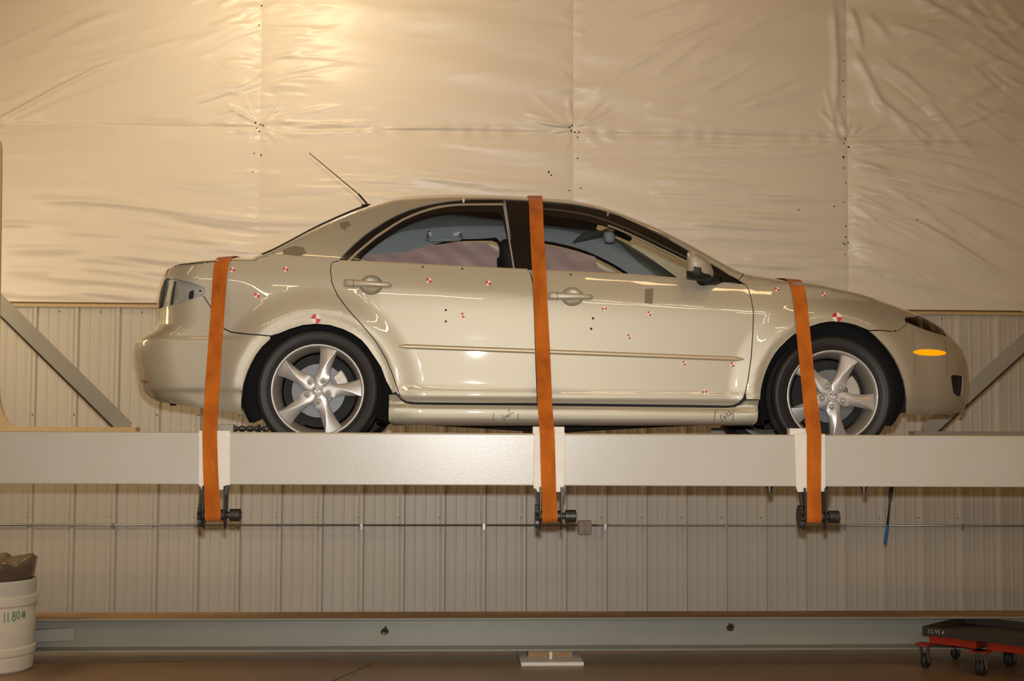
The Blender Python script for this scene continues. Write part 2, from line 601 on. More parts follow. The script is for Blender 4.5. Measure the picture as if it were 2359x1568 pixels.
FOLDS = [  # x0, y0, x1, y1, amplitude (m), width (px)
    (-20, 282, 330, 122, 0.028, 9), (330, 122, 600, 50, 0.012, 14), (120, 190, 260, 150, 0.008, 10), (0, 290, 420, 150, 0.010, 14),
    (20, 140, 300, 90, 0.006, 14), (300, 285, 560, 205, 0.006, 12), (400, 240, 590, 170, 0.006, 10),
    (230, 272, 560, 273, 0.012, 12), (560, 18, 600, 10, 0.008, 8), (480, 60, 597, 57, 0.012, 8), (500, 90, 600, 60, 0.010, 8), (520, 140, 597, 140, 0.010, 8),
    (440, 245, 600, 180, 0.014, 9), (600, 62, 780, 76, 0.014, 9), (600, 112, 700, 110, 0.008, 8), (600, 195, 720, 205, 0.010, 9), (610, 278, 800, 245, 0.016, 12),
    (605, 300, 900, 283, 0.012, 12), (540, 303, 600, 300, 0.015, 9), (600, 305, 1250, 296, 0.014, 9), (380, 330, 560, 306, 0.008, 10), (640, 310, 980, 312, 0.012, 10),
    (0, 515, 90, 520, 0.016, 9), (80, 518, 420, 575, 0.014, 16), (60, 455, 430, 500, 0.010, 20), (200, 490, 560, 540, 0.012, 22), (330, 465, 720, 520, 0.012, 24),
    (0, 570, 300, 585, 0.014, 14), (250, 580, 420, 608, 0.014, 14), (0, 615, 250, 640, 0.012, 18), (100, 640, 390, 660, 0.012, 18), (420, 540, 620, 585, 0.012, 20),
    (350, 410, 580, 430, 0.008, 18), (560, 395, 660, 405, 0.010, 10), (560, 480, 640, 490, 0.010, 10), (0, 680, 380, 690, 0.012, 16), (100, 345, 330, 350, 0.005, 16),
    (780, 520, 950, 480, 0.006, 20), (860, 395, 1340, 432, 0.010, 16), (900, 410, 1200, 425, 0.010, 12), (1000, 385, 1300, 405, 0.008, 14), (820, 380, 1100, 392, 0.008, 16),
    (1100, 345, 1300, 325, 0.006, 14), (1000, 330, 1290, 310, 0.008, 12), (760, 60, 1060, 20, 0.010, 30), (880, 40, 1200, 30, 0.008, 30), (700, 0, 900, 20, 0.010, 26),
    (1200, 255, 1310, 290, 0.010, 8), (1230, 220, 1310, 285, 0.006, 9), (1285, 160, 1322, 190, 0.008, 9), (1322, 75, 1350, 78, 0.014, 9), (1290, 40, 1330, 50, 0.01, 8),
    (1330, 285, 1395, 225, 0.012, 7), (1335, 290, 1420, 240, 0.012, 7), (1340, 292, 1430, 262, 0.010, 7), (1340, 300, 1440, 330, 0.010, 9), (1335, 305, 1400, 340, 0.008, 8),
    (1300, 305, 1200, 340, 0.006, 10), (1355, 220, 1520, 110, 0.012, 14), (1480, 130, 1700, 20, 0.018, 16), (1500, 180, 1640, 70, 0.012, 18), (1450, 60, 1620, 0, 0.010, 18),
    (1580, 150, 1760, 60, 0.008, 24), (1500, 210, 1680, 165, 0.010, 16), (1480, 240, 1600, 235, 0.008, 12), (1480, 270, 1680, 290, 0.010, 12),
    (1490, 300, 1900, 308, 0.010, 9), (1490, 325, 1640, 330, 0.012, 8), (1490, 352, 1850, 332, 0.014, 9), (1490, 380, 1900, 352, 0.012, 9), (1490, 400, 1700, 404, 0.010, 7),
    (1490, 420, 1720, 418, 0.012, 7), (1490, 445, 1640, 446, 0.010, 7), (1490, 465, 1760, 470, 0.012, 9), (1490, 495, 1950, 500, 0.014, 10), (1560, 520, 1950, 528, 0.010, 10),
    (1560, 545, 1940, 555, 0.012, 12), (1700, 580, 1950, 590, 0.008, 12), (1680, 590, 1980, 640, 0.012, 14), (1760, 610, 2000, 650, 0.010, 14), (1700, 450, 1930, 455, 0.008, 10),
    (1920, 0, 1925, 310, 0.022, 14), (1885, 250, 1930, 310, 0.012, 9), (1900, 200, 1925, 320, 0.010, 8), (1955, 15, 1990, 130, 0.022, 14), (1960, 110, 2050, 290, 0.020, 16),
    (1990, 30, 2060, 110, 0.014, 16), (2040, 60, 2200, 110, 0.018, 16), (2100, 0, 2260, 75, 0.018, 16), (2200, 20, 2359, 80, 0.016, 14), (2260, 80, 2359, 85, 0.012, 10),
    (2000, 150, 2120, 190, 0.012, 16), (2180, 240, 2300, 190, 0.016, 16), (2120, 270, 2290, 245, 0.010, 14), (2230, 130, 2359, 160, 0.012, 18), (2300, 200, 2359, 215, 0.012, 12), (2280, 260, 2359, 275, 0.012, 12),
    (1955, 330, 2359, 430, 0.020, 9), (1958, 365, 2060, 405, 0.016, 9), (1958, 330, 2359, 395, 0.016, 12), (1960, 408, 2359, 482, 0.020, 9), (1958, 440, 2060, 500, 0.016, 9),
    (1960, 470, 2030, 520, 0.016, 8), (1960, 500, 2020, 530, 0.014, 8), (1955, 515, 2020, 545, 0.012, 7), (2020, 420, 2250, 580, 0.016, 14), (2080, 500, 2359, 660, 0.026, 11),
    (2060, 510, 2359, 690, 0.018, 12), (2150, 460, 2359, 500, 0.010, 16), (2200, 540, 2359, 610, 0.010, 16), (1990, 560, 2130, 620, 0.008, 20), (1960, 600, 2250, 690, 0.010, 16),
    (2100, 640, 2359, 700, 0.008, 16), (1950, 330, 2359, 345, 0.016, 9), (2050, 335, 2359, 322, 0.012, 10), (1960, 350, 2150, 360, 0.012, 9),
]
_rf = np.random.RandomState(21)


def family(n, xr, yr, slope, length, amp, width):
    for _ in range(n):
        x, y = _rf.uniform(*xr), _rf.uniform(*yr)
        L, sl = _rf.uniform(*length), _rf.uniform(*slope)
        FOLDS.append((x, y, x + L, y + L * sl, _rf.uniform(*amp) * _rf.choice([1, 1, -0.7]), _rf.uniform(*width)))


FOLDS = [(a, b, c, d, e * 0.75, max(4.5, f * 0.62)) for a, b, c, d, e, f in FOLDS]
family(46, (-120, 600), (440, 690), (0.03, 0.13), (160, 520), (0.004, 0.009), (4, 9))
family(16, (-100, 700), (300, 440), (-0.02, 0.06), (150, 420), (0.002, 0.005), (4, 8))
family(34, (650, 1200), (330, 460), (-0.02, 0.06), (120, 380), (0.002, 0.006), (3.5, 8))
family(46, (1440, 1750), (315, 640), (-0.03, 0.06), (130, 400), (0.003, 0.007), (3, 7))
family(20, (1640, 1900), (560, 700), (0.05, 0.2), (120, 300), (0.003, 0.007), (4, 9))
for _ in range(26):
    y = _rf.uniform(330, 600)
    sl = 0.18 + 0.5 * (y - 330) / 270 + _rf.uniform(-0.08, 0.08)
    L = _rf.uniform(60, 330)
    FOLDS.append((1960, y, 1960 + L, y + L * sl, _rf.uniform(0.005, 0.012), _rf.uniform(4, 8)))
family(26, (1990, 2300), (380, 650), (0.2, 0.6), (100, 300), (0.004, 0.010), (4, 10))
family(22, (1970, 2300), (-20, 300), (0.25, 1.1), (60, 200), (0.005, 0.012), (5, 11))
family(14, (2050, 2300), (60, 300), (-0.5, -0.1), (60, 180), (0.004, 0.010), (5, 10))
family(26, (1350, 1750), (20, 290), (-0.65, -0.15), (80, 260), (0.003, 0.008), (5, 11))
family(22, (-60, 420), (60, 280), (-0.5, -0.2), (120, 330), (0.002, 0.006), (4, 9))
family(24, (430, 590), (10, 290), (-0.5, 0.1), (50, 140), (0.004, 0.009), (4, 7))
family(24, (603, 660), (10, 290), (-0.25, 0.15), (60, 200), (0.004, 0.009), (4, 7))
family(20, (700, 1250), (10, 270), (-0.15, 0.08), (120, 350), (0.002, 0.005), (6, 14))
for nx_, ny_ in ((599, 292), (1320, 297), (1951, 326)):
    for k in range(14):
        a = _rf.uniform(0, 2 * math.pi)
        L = _rf.uniform(50, 130)
        FOLDS.append((nx_ + 6 * math.cos(a), ny_ + 6 * math.sin(a), nx_ + L * math.cos(a), ny_ + L * math.sin(a) * 0.75, _rf.uniform(0.004, 0.010), _rf.uniform(3, 6)))
FOLD_UZ = []
for (x0, y0, x1, y1, am, wd) in FOLDS:
    a, b = PW(x0, y0), PW(x1, y1)
    FOLD_UZ.append((a[0], a[1], b[0], b[1], am, wd / 298.0))
_rs = np.random.RandomState(3)
_SW = [(_rs.uniform(0.6, 3.0), _rs.uniform(3, 11), _rs.uniform(0, 6.28), _rs.uniform(-0.6, 0.6)) for _ in range(14)]


def wall_disp(u, z):
    d = np.zeros_like(u)
    # billow between the vertical seams, pulled in at seams
    for i in range(len(SEAM_U) - 1):
        a, b = SEAM_U[i], SEAM_U[i + 1]
        t = np.clip((u - a) / (b - a), 0, 1)
        inside = (u >= a) & (u <= b)
        d += np.where(inside, 0.055 * np.sin(math.pi * t) ** 0.7, 0)
    sz = seam_z(u)
    q = np.abs(z - sz)
    d *= 0.55 + 0.45 * np.clip(q / 0.45, 0, 1)
    low = smooth01((z - Z_LT) / 0.5)
    d = d * (0.25 + 0.75 * low) + 0.012
    for f1, f2, ph, sl in _SW:
        d += 0.0011 * np.sin(f1 * u + (f2 * 2.2) * (z - sl * u * 0.25) + ph)
    for (a0, b0, a1, b1, am, wd) in FOLD_UZ:
        dx, dz = a1 - a0, b1 - b0
        L = math.hypot(dx, dz)
        mrg = 0.12 + 4 * wd
        mk = (u > min(a0, a1) - mrg) & (u < max(a0, a1) + mrg) & (z > min(b0, b1) - mrg) & (z < max(b0, b1) + mrg)
        if not mk.any():
            continue
        um, zm = u[mk], z[mk]
        tx, tz = dx / L, dz / L
        s = ((um - a0) * tx + (zm - b0) * tz) / L
        n = -(um - a0) * tz + (zm - b0) * tx
        n = n + 0.012 * np.sin(s * 5.2 + a0 * 3) * min(L, 1.2)
        env = smooth01((s + 0.02) / 0.22) * smooth01((1.05 - s) / 0.5)
        g = n / wd
        g = np.where(g > 0, g * 1.5, g * 0.8)
        d[mk] += am * 1.1 * env * np.exp(-g * g)
    # fine puckers along the seams
    for sx in SEAM_U[2:-1]:
        e = np.exp(-((u - sx) / 0.07) ** 2)
        d += e * 0.005 * np.sin(z * 38 + 2 * np.sin(z * 9 + sx)) * (z > sz - 0.1)
    e = np.exp(-(q / 0.05) ** 2)
    d += e * 0.004 * np.sin(u * 31 + 2 * np.sin(u * 7)) - 0.010 * np.exp(-(q / 0.018) ** 2)
    return d


for i in range(len(SEAM_U) - 1):
    a, b = SEAM_U[i], SEAM_U[i + 1]
    vis = a < 5.2 and b > -5.2
    for row in (0, 1):
        step = 0.016 if vis else 0.12
        nu = max(4, int((b - a) / step))
        us_ = np.linspace(a, b, nu)
        if row == 0:
            z0, z1 = np.full(nu, Z_LT + 0.004), seam_z(us_)
        else:
            z0, z1 = seam_z(us_), np.full(nu, 6.9)
        nz = int((1.5 if row == 0 else 3.2) / (0.014 if vis else 0.12))
        ts = np.linspace(0, 1, nz)
        if row == 1:
            ts = ts ** 1.5
        Ug = np.repeat(us_[:, None], nz, 1)
        Zg = z0[:, None] + (z1 - z0)[:, None] * ts[None, :]
        Dg = wall_disp(Ug, Zg)
        V = np.stack([Ug, -Dg, Zg], -1).reshape(-1, 3)
        ii, jj = np.meshgrid(np.arange(nu - 1), np.arange(nz - 1), indexing='ij')
        n0 = (ii * nz + jj).ravel()
        Fq = np.stack([n0, n0 + nz, n0 + nz + 1, n0 + 1], -1)
        obj('insulation_sheet', V, Fq.tolist(), M['vinyl'], wall, smooth=True)

# nail heads and little tears in the sheets
st = MB().lathe([(0.0, -0.004), (0.006, -0.003), (0.008, 0.0)], (0, 0, 0), 'y', 7)
first = None
for (px, py, s) in ((588, 282, 1), (600, 286, 1), (606, 288, 1), (590, 294, .8), (597, 301, 1), (601, 356, 1), (585, 352, .8), (582, 396, .7), (602, 12, .9), (596, 57, .8),
                    (1312, 292, 1), (1318, 288, 1), (1316, 300, 1), (1325, 303, 1), (1334, 303, 1), (1331, 315, .9), (1331, 364, .9), (1264, 396, 1.2), (1270, 403, 1), (1338, 433, .8), (1311, 438, .8),
                    (1949, 318, 1.2), (1945, 330, .8), (1956, 338, 1.1), (1944, 361, 1.4), (1944, 386, .8), (1950, 420, .8), (1922, 475, .9), (1838, 484, .8), (1944, 465, .7), (1949, 520, .9),
                    (1949, 545, 1), (1944, 560, 1), (1955, 558, .9), (2110, 508, .9), (1943, 140, .8), (1943, 185, .8), (1944, 222, .8), (1949, 562, .8), (1948, 585, .7)):
    u_, z_ = PW(px, py, 0.03)
    if first is None:
        first = obj('fastener', st.v, st.f, M['speck'], wall)
        o = first
    else:
        o = first.copy()
        COL.objects.link(o)
        o.parent = wall
    dd = float(wall_disp(np.array([u_]), np.array([z_]))[0])
    o.location = (u_, -dd + 0.001, z_)
    o.scale = (s, 1, s)


def wall_to_world(u, off, z):
    return np.array([0, WY, 0]) + _wx * u - _wn * off + np.array([0, 0, z])


# conduit with outlet box on the liner
c0, c1 = PW(0, 1207, 0.035), PW(2359, 1212, 0.035)
cz = 0.5 * (c0[1] + c1[1])
cond = thing('conduit', wall_to_world(0, 0.03, cz), 'thin grey electrical conduit running along the ribbed wall', 'conduit')
mb = MB().tube([wall_to_world(-8.9, 0.032, cz + 0.0), wall_to_world(PW(1330, 1212, .03)[0], 0.032, cz)], 0.0085, 10)
mb.tube([wall_to_world(PW(1364, 1212, .03)[0], 0.032, cz), wall_to_world(8.9, 0.032, cz)], 0.0085, 10)
mb.build('pipe', M['galv'], cond, smooth=True)
for u_ in us[1::3]:
    a = wall_to_world(u_ - 0.003, 0.019, cz)
    MB().box(a + np.array([-0.010, -0.026, -0.013]), a + np.array([0.010, 0.0, 0.012])).box(a + np.array([-0.008, -0.004, -0.035]), a + np.array([0.008, 0.0, -0.012])).build('pipe_clip', M['galv'], cond)
ub, zb = PW(1347.5, 1215, 0.04)
oc = wall_to_world(ub, 0.0, zb)
ob = thing('outlet_box', oc, 'grey square outlet box mounted on the wall conduit', 'outlet')
o = MB().box(oc + np.array([-0.052, -0.055, -0.056]), oc + np.array([0.052, -0.004, 0.056])).build('box_body', M['galv'], ob)
bevel(o, 0.012, 3)
o = MB().box(oc + np.array([-0.046, -0.061, -0.050]), oc + np.array([0.050, -0.055, 0.050])).build('cover_plate', M['outlet'], ob)
bevel(o, 0.004, 2)
for s in (-1, 1):
    cy_ = oc + np.array([0.003, -0.061, s * 0.021])
    mb = MB()
    prof = [(0.0, -0.003), (0.014, -0.003), (0.016, 0.0)]
    mb.lathe(prof, cy_, 'y', 18)
    mb.build('receptacle', M['outlet_face'], ob)

# ------------------------------------------------------------------ the car body surface
M['paint'] = material('beige_paint', rgb(180, 173, 153), 0.50, 0.38, 1.0, 0.02, bump=0.012, bump_scale=900)
M['paint_dull'] = material('beige_trim', rgb(182, 168, 138), 0.4, 0.3)
M['black_gloss'] = material('black_trim', rgb(28, 26, 24), 0.25, 0, 0.4)
M['black'] = material('black_plastic', rgb(24, 23, 22), 0.6)
M['void'] = material('dark_underbody', rgb(20, 19, 18), 0.75)
M['grey_seal'] = material('grey_seal', rgb(150, 142, 122), 0.5)
M['glass'] = glass_material('side_glass', (0.84, 0.88, 0.88, 1))
M['screen_glass'] = glass_material('screen_glass', (0.86, 0.88, 0.84, 1), None)
M['glass_dark'] = glass_material('rear_glass', (0.06, 0.065, 0.06, 1), None)
M['lamp_glass'] = glass_material('lamp_lens', (0.85, 0.84, 0.78, 1))
M['headliner'] = material('grey_headliner', rgb(176, 178, 178), 0.85, bump=0.05, bump_scale=200)
M['seat'] = material('dark_seat', rgb(30, 30, 30), 0.8)
M['pink'] = material('pink_sheet', rgb(240, 198, 186), 0.45, noise=0.5, noise_scale=7, dark=rgb(214, 164, 150), bump=0.3, bump_scale=9, stretch=(1, 1, 2.5))
M['cream'] = material('cream_paper', rgb(232, 205, 168), 0.6)
M['alloy'] = material('alloy_silver', rgb(186, 184, 180), 0.42, 0.5, 0.5, 0.08)
M['alloy_dark'] = material('alloy_barrel', rgb(172, 164, 150), 0.45, 0.5)
M['tyre'] = material('tyre_rubber', rgb(30, 29, 27), 0.55, noise=0.4, noise_scale=14, dark=rgb(24, 22, 20))
M['hub_silver'] = material('hub_silver', rgb(204, 202, 198), 0.5, 0.2)
M['disc'] = material('brake_disc', rgb(104, 106, 108), 0.5, 0.6)
M['caliper'] = material('caliper_alloy', rgb(180, 176, 164), 0.5, 0.4, noise=0.5, noise_scale=40)
M['chrome'] = material('chrome', rgb(214, 214, 214), 0.2, 0.6, 0.5)
M['amber'] = material('amber_glow', rgb(255, 176, 10), 0.35, emit=(rgb(255, 170, 0), 0.55))  # emission puts the marker's bright reflected light into its colour
M['red'] = material('sticker_red', rgb(200, 40, 44), 0.5)
M['white'] = material('sticker_white', rgb(228, 222, 210), 0.5)
M['tape'] = material('grey_tape', rgb(124, 112, 90), 0.6, noise=0.4, noise_scale=60)
M['lamp_in'] = material('lamp_reflector', rgb(120, 104, 78), 0.3, 0.5)
M['panel_grey'] = material('bare_sheet_metal', rgb(168, 168, 160), 0.45, 0.3, noise=0.5, noise_scale=30, dark=rgb(120, 122, 118))

YC = 7.875                      # centre plane of the car
LIFT = 0.026                    # crown of the roof, bonnet and boot above the traced edge


def tr(pts, Y):
    return np.array([P(a, b, Y)[[0, 2]] for a, b in pts])


TOP = [(383, 612, 7.2), (433, 604, 7.17), (494, 598, 7.17), (540, 594, 7.17), (590, 589, 7.17), (612, 581, 7.2), (663, 558, 7.26), (724, 525, 7.3), (789, 493, 7.33), (835, 474, 7.36),
       (880, 461, 7.4), (908, 454, 7.42), (970, 449, 7.44), (1046, 445, 7.44), (1123, 445, 7.44), (1199, 448, 7.44), (1253, 451, 7.44), (1314, 456, 7.44), (1371, 466, 7.42), (1410, 475.5, 7.4),
       (1448, 489, 7.38), (1505, 514, 7.36), (1563, 544, 7.33), (1601, 567, 7.32), (1639, 590, 7.3), (1677, 613, 7.29), (1712, 628.6, 7.28), (1746, 636, 7.29), (1783, 644, 7.3),
       (1847, 651, 7.31), (1915, 663, 7.31), (1973, 674, 7.31), (2032, 688.5, 7.31), (2085, 704, 7.31), (2120, 714, 7.33), (2149, 730, 7.36), (2179, 751, 7.4), (2196, 768, 7.42), (2217, 795, 7.45), (2229, 818, 7.45)]
_tp = np.array([P(a, b, c)[[0, 2]] for a, b, c in TOP])
_tp[:, 1] += LIFT
ztop_f = pchip(_tp[:, 0], _tp[:, 1])
Rx = pchip(tr([(383, 600), (560, 600), (650, 560), (860, 470), (1400, 475), (1480, 500), (1680, 613), (1760, 640), (2100, 700)], 7.3)[:, 0],
           [0.05, 0.055, 0.085, 0.085, 0.085, 0.09, 0.085, 0.075, 0.07])
_xr = [(600, 392), (609, 388), (619, 381), (638, 374), (657, 367), (680, 362), (700, 361), (725, 362), (745, 361), (757, 357), (766, 346), (776, 328), (785, 315), (793, 310.5), (806, 310), (841, 314), (870, 319), (885, 323), (902, 330), (915, 343), (925, 360), (940, 385)]
_xf = [(700, 2100), (714, 2125), (730, 2149), (751, 2179), (768, 2196), (795, 2217), (818, 2229), (842, 2234), (871, 2235), (906, 2233), (935, 2229), (950, 2222), (962, 2210), (975, 2190)]
_a = np.array([P(b, a, 7.4)[[2, 0]] for a, b in _xr])[::-1]
_b = np.array([P(b, a, 7.42)[[2, 0]] for a, b in _xf])[::-1]
xr_f0 = pchip(_a[:, 0], _a[:, 1] - 0.035)
xf_f0 = pchip(_b[:, 0], _b[:, 1] + 0.085)


def xr_f(z):
    return xr_f0(np.clip(z, _a[0, 0], _a[-1, 0]))


def xf_f(z):
    return xf_f0(np.clip(z, _b[0, 0], _b[-1, 0]))


X0 = P(1240, 800, 7.0)[0]
_b0, _b1 = P(954, 926, 7), P(1689, 935, 7)
_c0, _c1 = P(763, 650, 7), P(1731, 706, 7)
s_bot, s_cr = (_b1[2] - _b0[2]) / (_b1[0] - _b0[0]), (_c1[2] - _c0[2]) / (_c1[0] - _c0[0])
z_bot, z_cr = _b0[2] + s_bot * (X0 - _b0[0]), _c0[2] + s_cr * (X0 - _c0[0])
kb = (s_cr - s_bot) / (z_cr - z_bot)
ka = s_bot - kb * z_bot


def zc_of(x, z):
    d = x - X0
    return (z - d * ka) / (1 + d * kb)


def _lv(pairs):
    q = sorted((float(P(1240, y, 7.0)[2]), w) for y, w in pairs)
    return [a for a, _ in q], [b for _, b in q]


za, wa = _lv([(985, 0.74), (978, 0.832), (972, 0.868), (963, 0.878), (951, 0.8815), (944, 0.8805), (939.5, 0.874), (935, 0.862), (930, 0.8575), (924, 0.8625), (918, 0.8705), (913, 0.8745), (907, 0.8745), (900, 0.8720), (893, 0.8692), (886, 0.8688), (877, 0.8694), (868, 0.8701), (850, 0.8718), (830, 0.8738), (810, 0.8757),
              (790, 0.8772), (770, 0.8790), (745, 0.8808), (720, 0.8815), (700, 0.8802), (690, 0.8785), (682, 0.8762), (676, 0.8730), (668, 0.868), (655, 0.8585), (640, 0.8465), (625, 0.8335)])
zb_, wb = _lv([(1000, 0.74), (975, 0.80), (955, 0.838), (940, 0.850), (920, 0.858), (915, 0.861), (910, 0.870), (890, 0.877), (860, 0.882), (830, 0.884), (790, 0.884), (750, 0.881), (720, 0.876), (700, 0.871), (685, 0.866), (668, 0.8575), (655, 0.8495), (640, 0.8395), (625, 0.829)])
BELT = za[-1]
for zz, ww in ((0.05, 0.806), (0.12, 0.766), (0.20, 0.714), (0.28, 0.655), (0.36, 0.585), (0.6, 0.36)):
    za.append(BELT + zz)
    wa.append(ww)
    zb_.append(zb_[-1] if False else BELT + zz)
    wb.append(ww)
fA, fB = pchip(za, wa), pchip(zb_, wb)
ZSH, XSH = P(420, 789, 7.05)[2], P(620, 789, 7.0)[0]
HUB_R, HUB_F = P(731, 899, 7.0)[[0, 2]], P(1919, 912, 7.0)[[0, 2]]
ARC_R, ARC_F = tr([(728, 905)], 7.0)[0], tr([(1921, 912)], 7.0)[0]
xa0, xa1 = P(800, 900, 7)[0], P(880, 900, 7)[0]
xb0, xb1 = P(1770, 900, 7)[0], P(1850, 900, 7)[0]


def side_w(x, z):
    zc = zc_of(x, z)
    k = smooth01((x - xa0) / (xa1 - xa0)) * smooth01((xb1 - x) / (xb1 - xb0))
    w_ = fA(zc) * k + fB(zc) * (1 - k)
    # fade plan taper to both ends
    w_ = w_ - 0.035 * smooth01((P(720, 800, 7)[0] - x) / 1.3) - 0.03 * smooth01((x - P(1850, 800, 7)[0]) / 1.0)
    # the rear bumper stands a little proud of the quarter panel above it
    w_ = w_ - 0.015 * smooth01((z - ZSH) / 0.045) * smooth01((XSH - x) / 0.25) * smooth01((2.32 - z) / 0.2)
    # wheel arch flares
    for c in (ARC_R, ARC_F):
        rr = np.hypot(x - c[0], z - c[1])
        up = smooth01((z - (c[1] - 0.25)) / 0.3)
        w_ = w_ + 0.024 * up * smooth01((0.56 - rr) / 0.15) - 0.008 * up * smooth01((0.43 - rr) / 0.055)
    return w_


NP = 2.1


def prof(u, n=NP):
    u = np.clip(u, 0, 1)
    return np.maximum(1 - (1 - u) ** n, 0) ** (1 / n)


def ends(x, z):
    ur = (x - xr_f(z)) / 0.34
    uf = (xf_f(z) - x) / 0.95
    return prof(ur, 2.5) * prof(uf, 2.3)


def W(x, z):
    x = np.asarray(x, float)
    z = np.asarray(z, float)
    s = prof((ztop_f(x) - z) / Rx(x))
    return side_w(x, z) * s * ends(x, z)


def grad(x, z, e=0.0015):
    wx = (W(x + e, z) - W(x - e, z)) / (2 * e)
    wz = (W(x, z + e) - W(x, z - e)) / (2 * e)
    return wx, wz


def PSv(pts):
    """image pixels on the near side of the body -> (x, z) pairs."""
    q = np.array(pts, float).reshape(-1, 2)
    d = FPX * _f[None] + (q[:, 0] - CX)[:, None] * CR[None] - (q[:, 1] - CY)[:, None] * CU[None]
    Y = np.full(len(q), 7.0)
    for _ in range(14):
        p = CAM[None] + d * ((Y - CAM[1]) / d[:, 1])[:, None]
        Y = 0.5 * Y + 0.5 * np.minimum(YC - W(p[:, 0], p[:, 2]), 7.45)
    return p[:, [0, 2]]


def PS(px, py):
    p = PSv([(px, py)])[0]
    return (p[0], p[1])


def poly(pts):
    return [tuple(p) for p in PSv(pts)]


def densify(pl, step):
    out = []
    for i in range(len(pl)):
        a, b = np.array(pl[i]), np.array(pl[(i + 1) % len(pl)])
        n = max(1, int(math.ceil(np.linalg.norm(b - a) / step)))
        for k in range(n):
            out.append(tuple(a + (b - a) * k / n))
    return out


def inside(pl, q):
    pl = np.array(pl)
    x, z = q[:, 0], q[:, 1]
    r_ = np.zeros(len(q), bool)
    j = len(pl) - 1
    for i in range(len(pl)):
        xi, zi = pl[i]
        xj, zj = pl[j]
        c = ((zi > z) != (zj > z)) & (x < (xj - xi) * (z - zi) / (zj - zi + 1e-15) + xi)
        r_ ^= c
        j = i
    return r_


def dist_to(pl, q):
    a = np.array(pl)
    b = np.roll(a, -1, 0)
    d = np.full(len(q), 1e9)
    for i in range(len(a)):
        ab = b[i] - a[i]
        t = np.clip(((q - a[i]) @ ab) / (ab @ ab + 1e-15), 0, 1)
        d = np.minimum(d, np.hypot(*(q - (a[i] + t[:, None] * ab)).T))
    return d


def shrink(pl, d):
    """move a closed outline inwards by d."""
    a = np.array(pl)
    area = 0.5 * np.sum(a[:, 0] * np.roll(a[:, 1], -1) - np.roll(a[:, 0], -1) * a[:, 1])
    s = 1 if area > 0 else -1
    pr = a - np.roll(a, 1, 0)
    nx = np.roll(a, -1, 0) - a
    pr /= np.linalg.norm(pr, axis=1)[:, None] + 1e-12
    nx /= np.linalg.norm(nx, axis=1)[:, None] + 1e-12
    n1 = np.stack([-pr[:, 1], pr[:, 0]], 1)
    n2 = np.stack([-nx[:, 1], nx[:, 0]], 1)
    n = n1 + n2
    n /= np.maximum(np.linalg.norm(n, axis=1)[:, None], 0.3)
    return [tuple(p) for p in a + s * d * n]


def clamp_body(pl, seam=None):
    out = []
    q = np.array(pl, float)
    X_, Z_ = q[:, 0], q[:, 1]
    for _ in range(3):
        X_ = np.minimum(np.maximum(X_, xr_f(Z_)), xf_f(Z_))
        if seam is not None:
            sv = seam(X_) if callable(seam) else seam
            Z_ = np.minimum(Z_, ztop_f(X_) - Rx(X_) * (1 - (1 - sv ** NP) ** (1 / NP)))
    for x, z in zip(X_.tolist(), Z_.tolist()):
        if not out or math.hypot(x - out[-1][0], z - out[-1][1]) > 1e-4:
            out.append((x, z))
    return out


def seam_line(s):
    k = 1 - (1 - s ** NP) ** (1 / NP)
    return lambda x: float(ztop_f(x)) - float(Rx(x)) * k


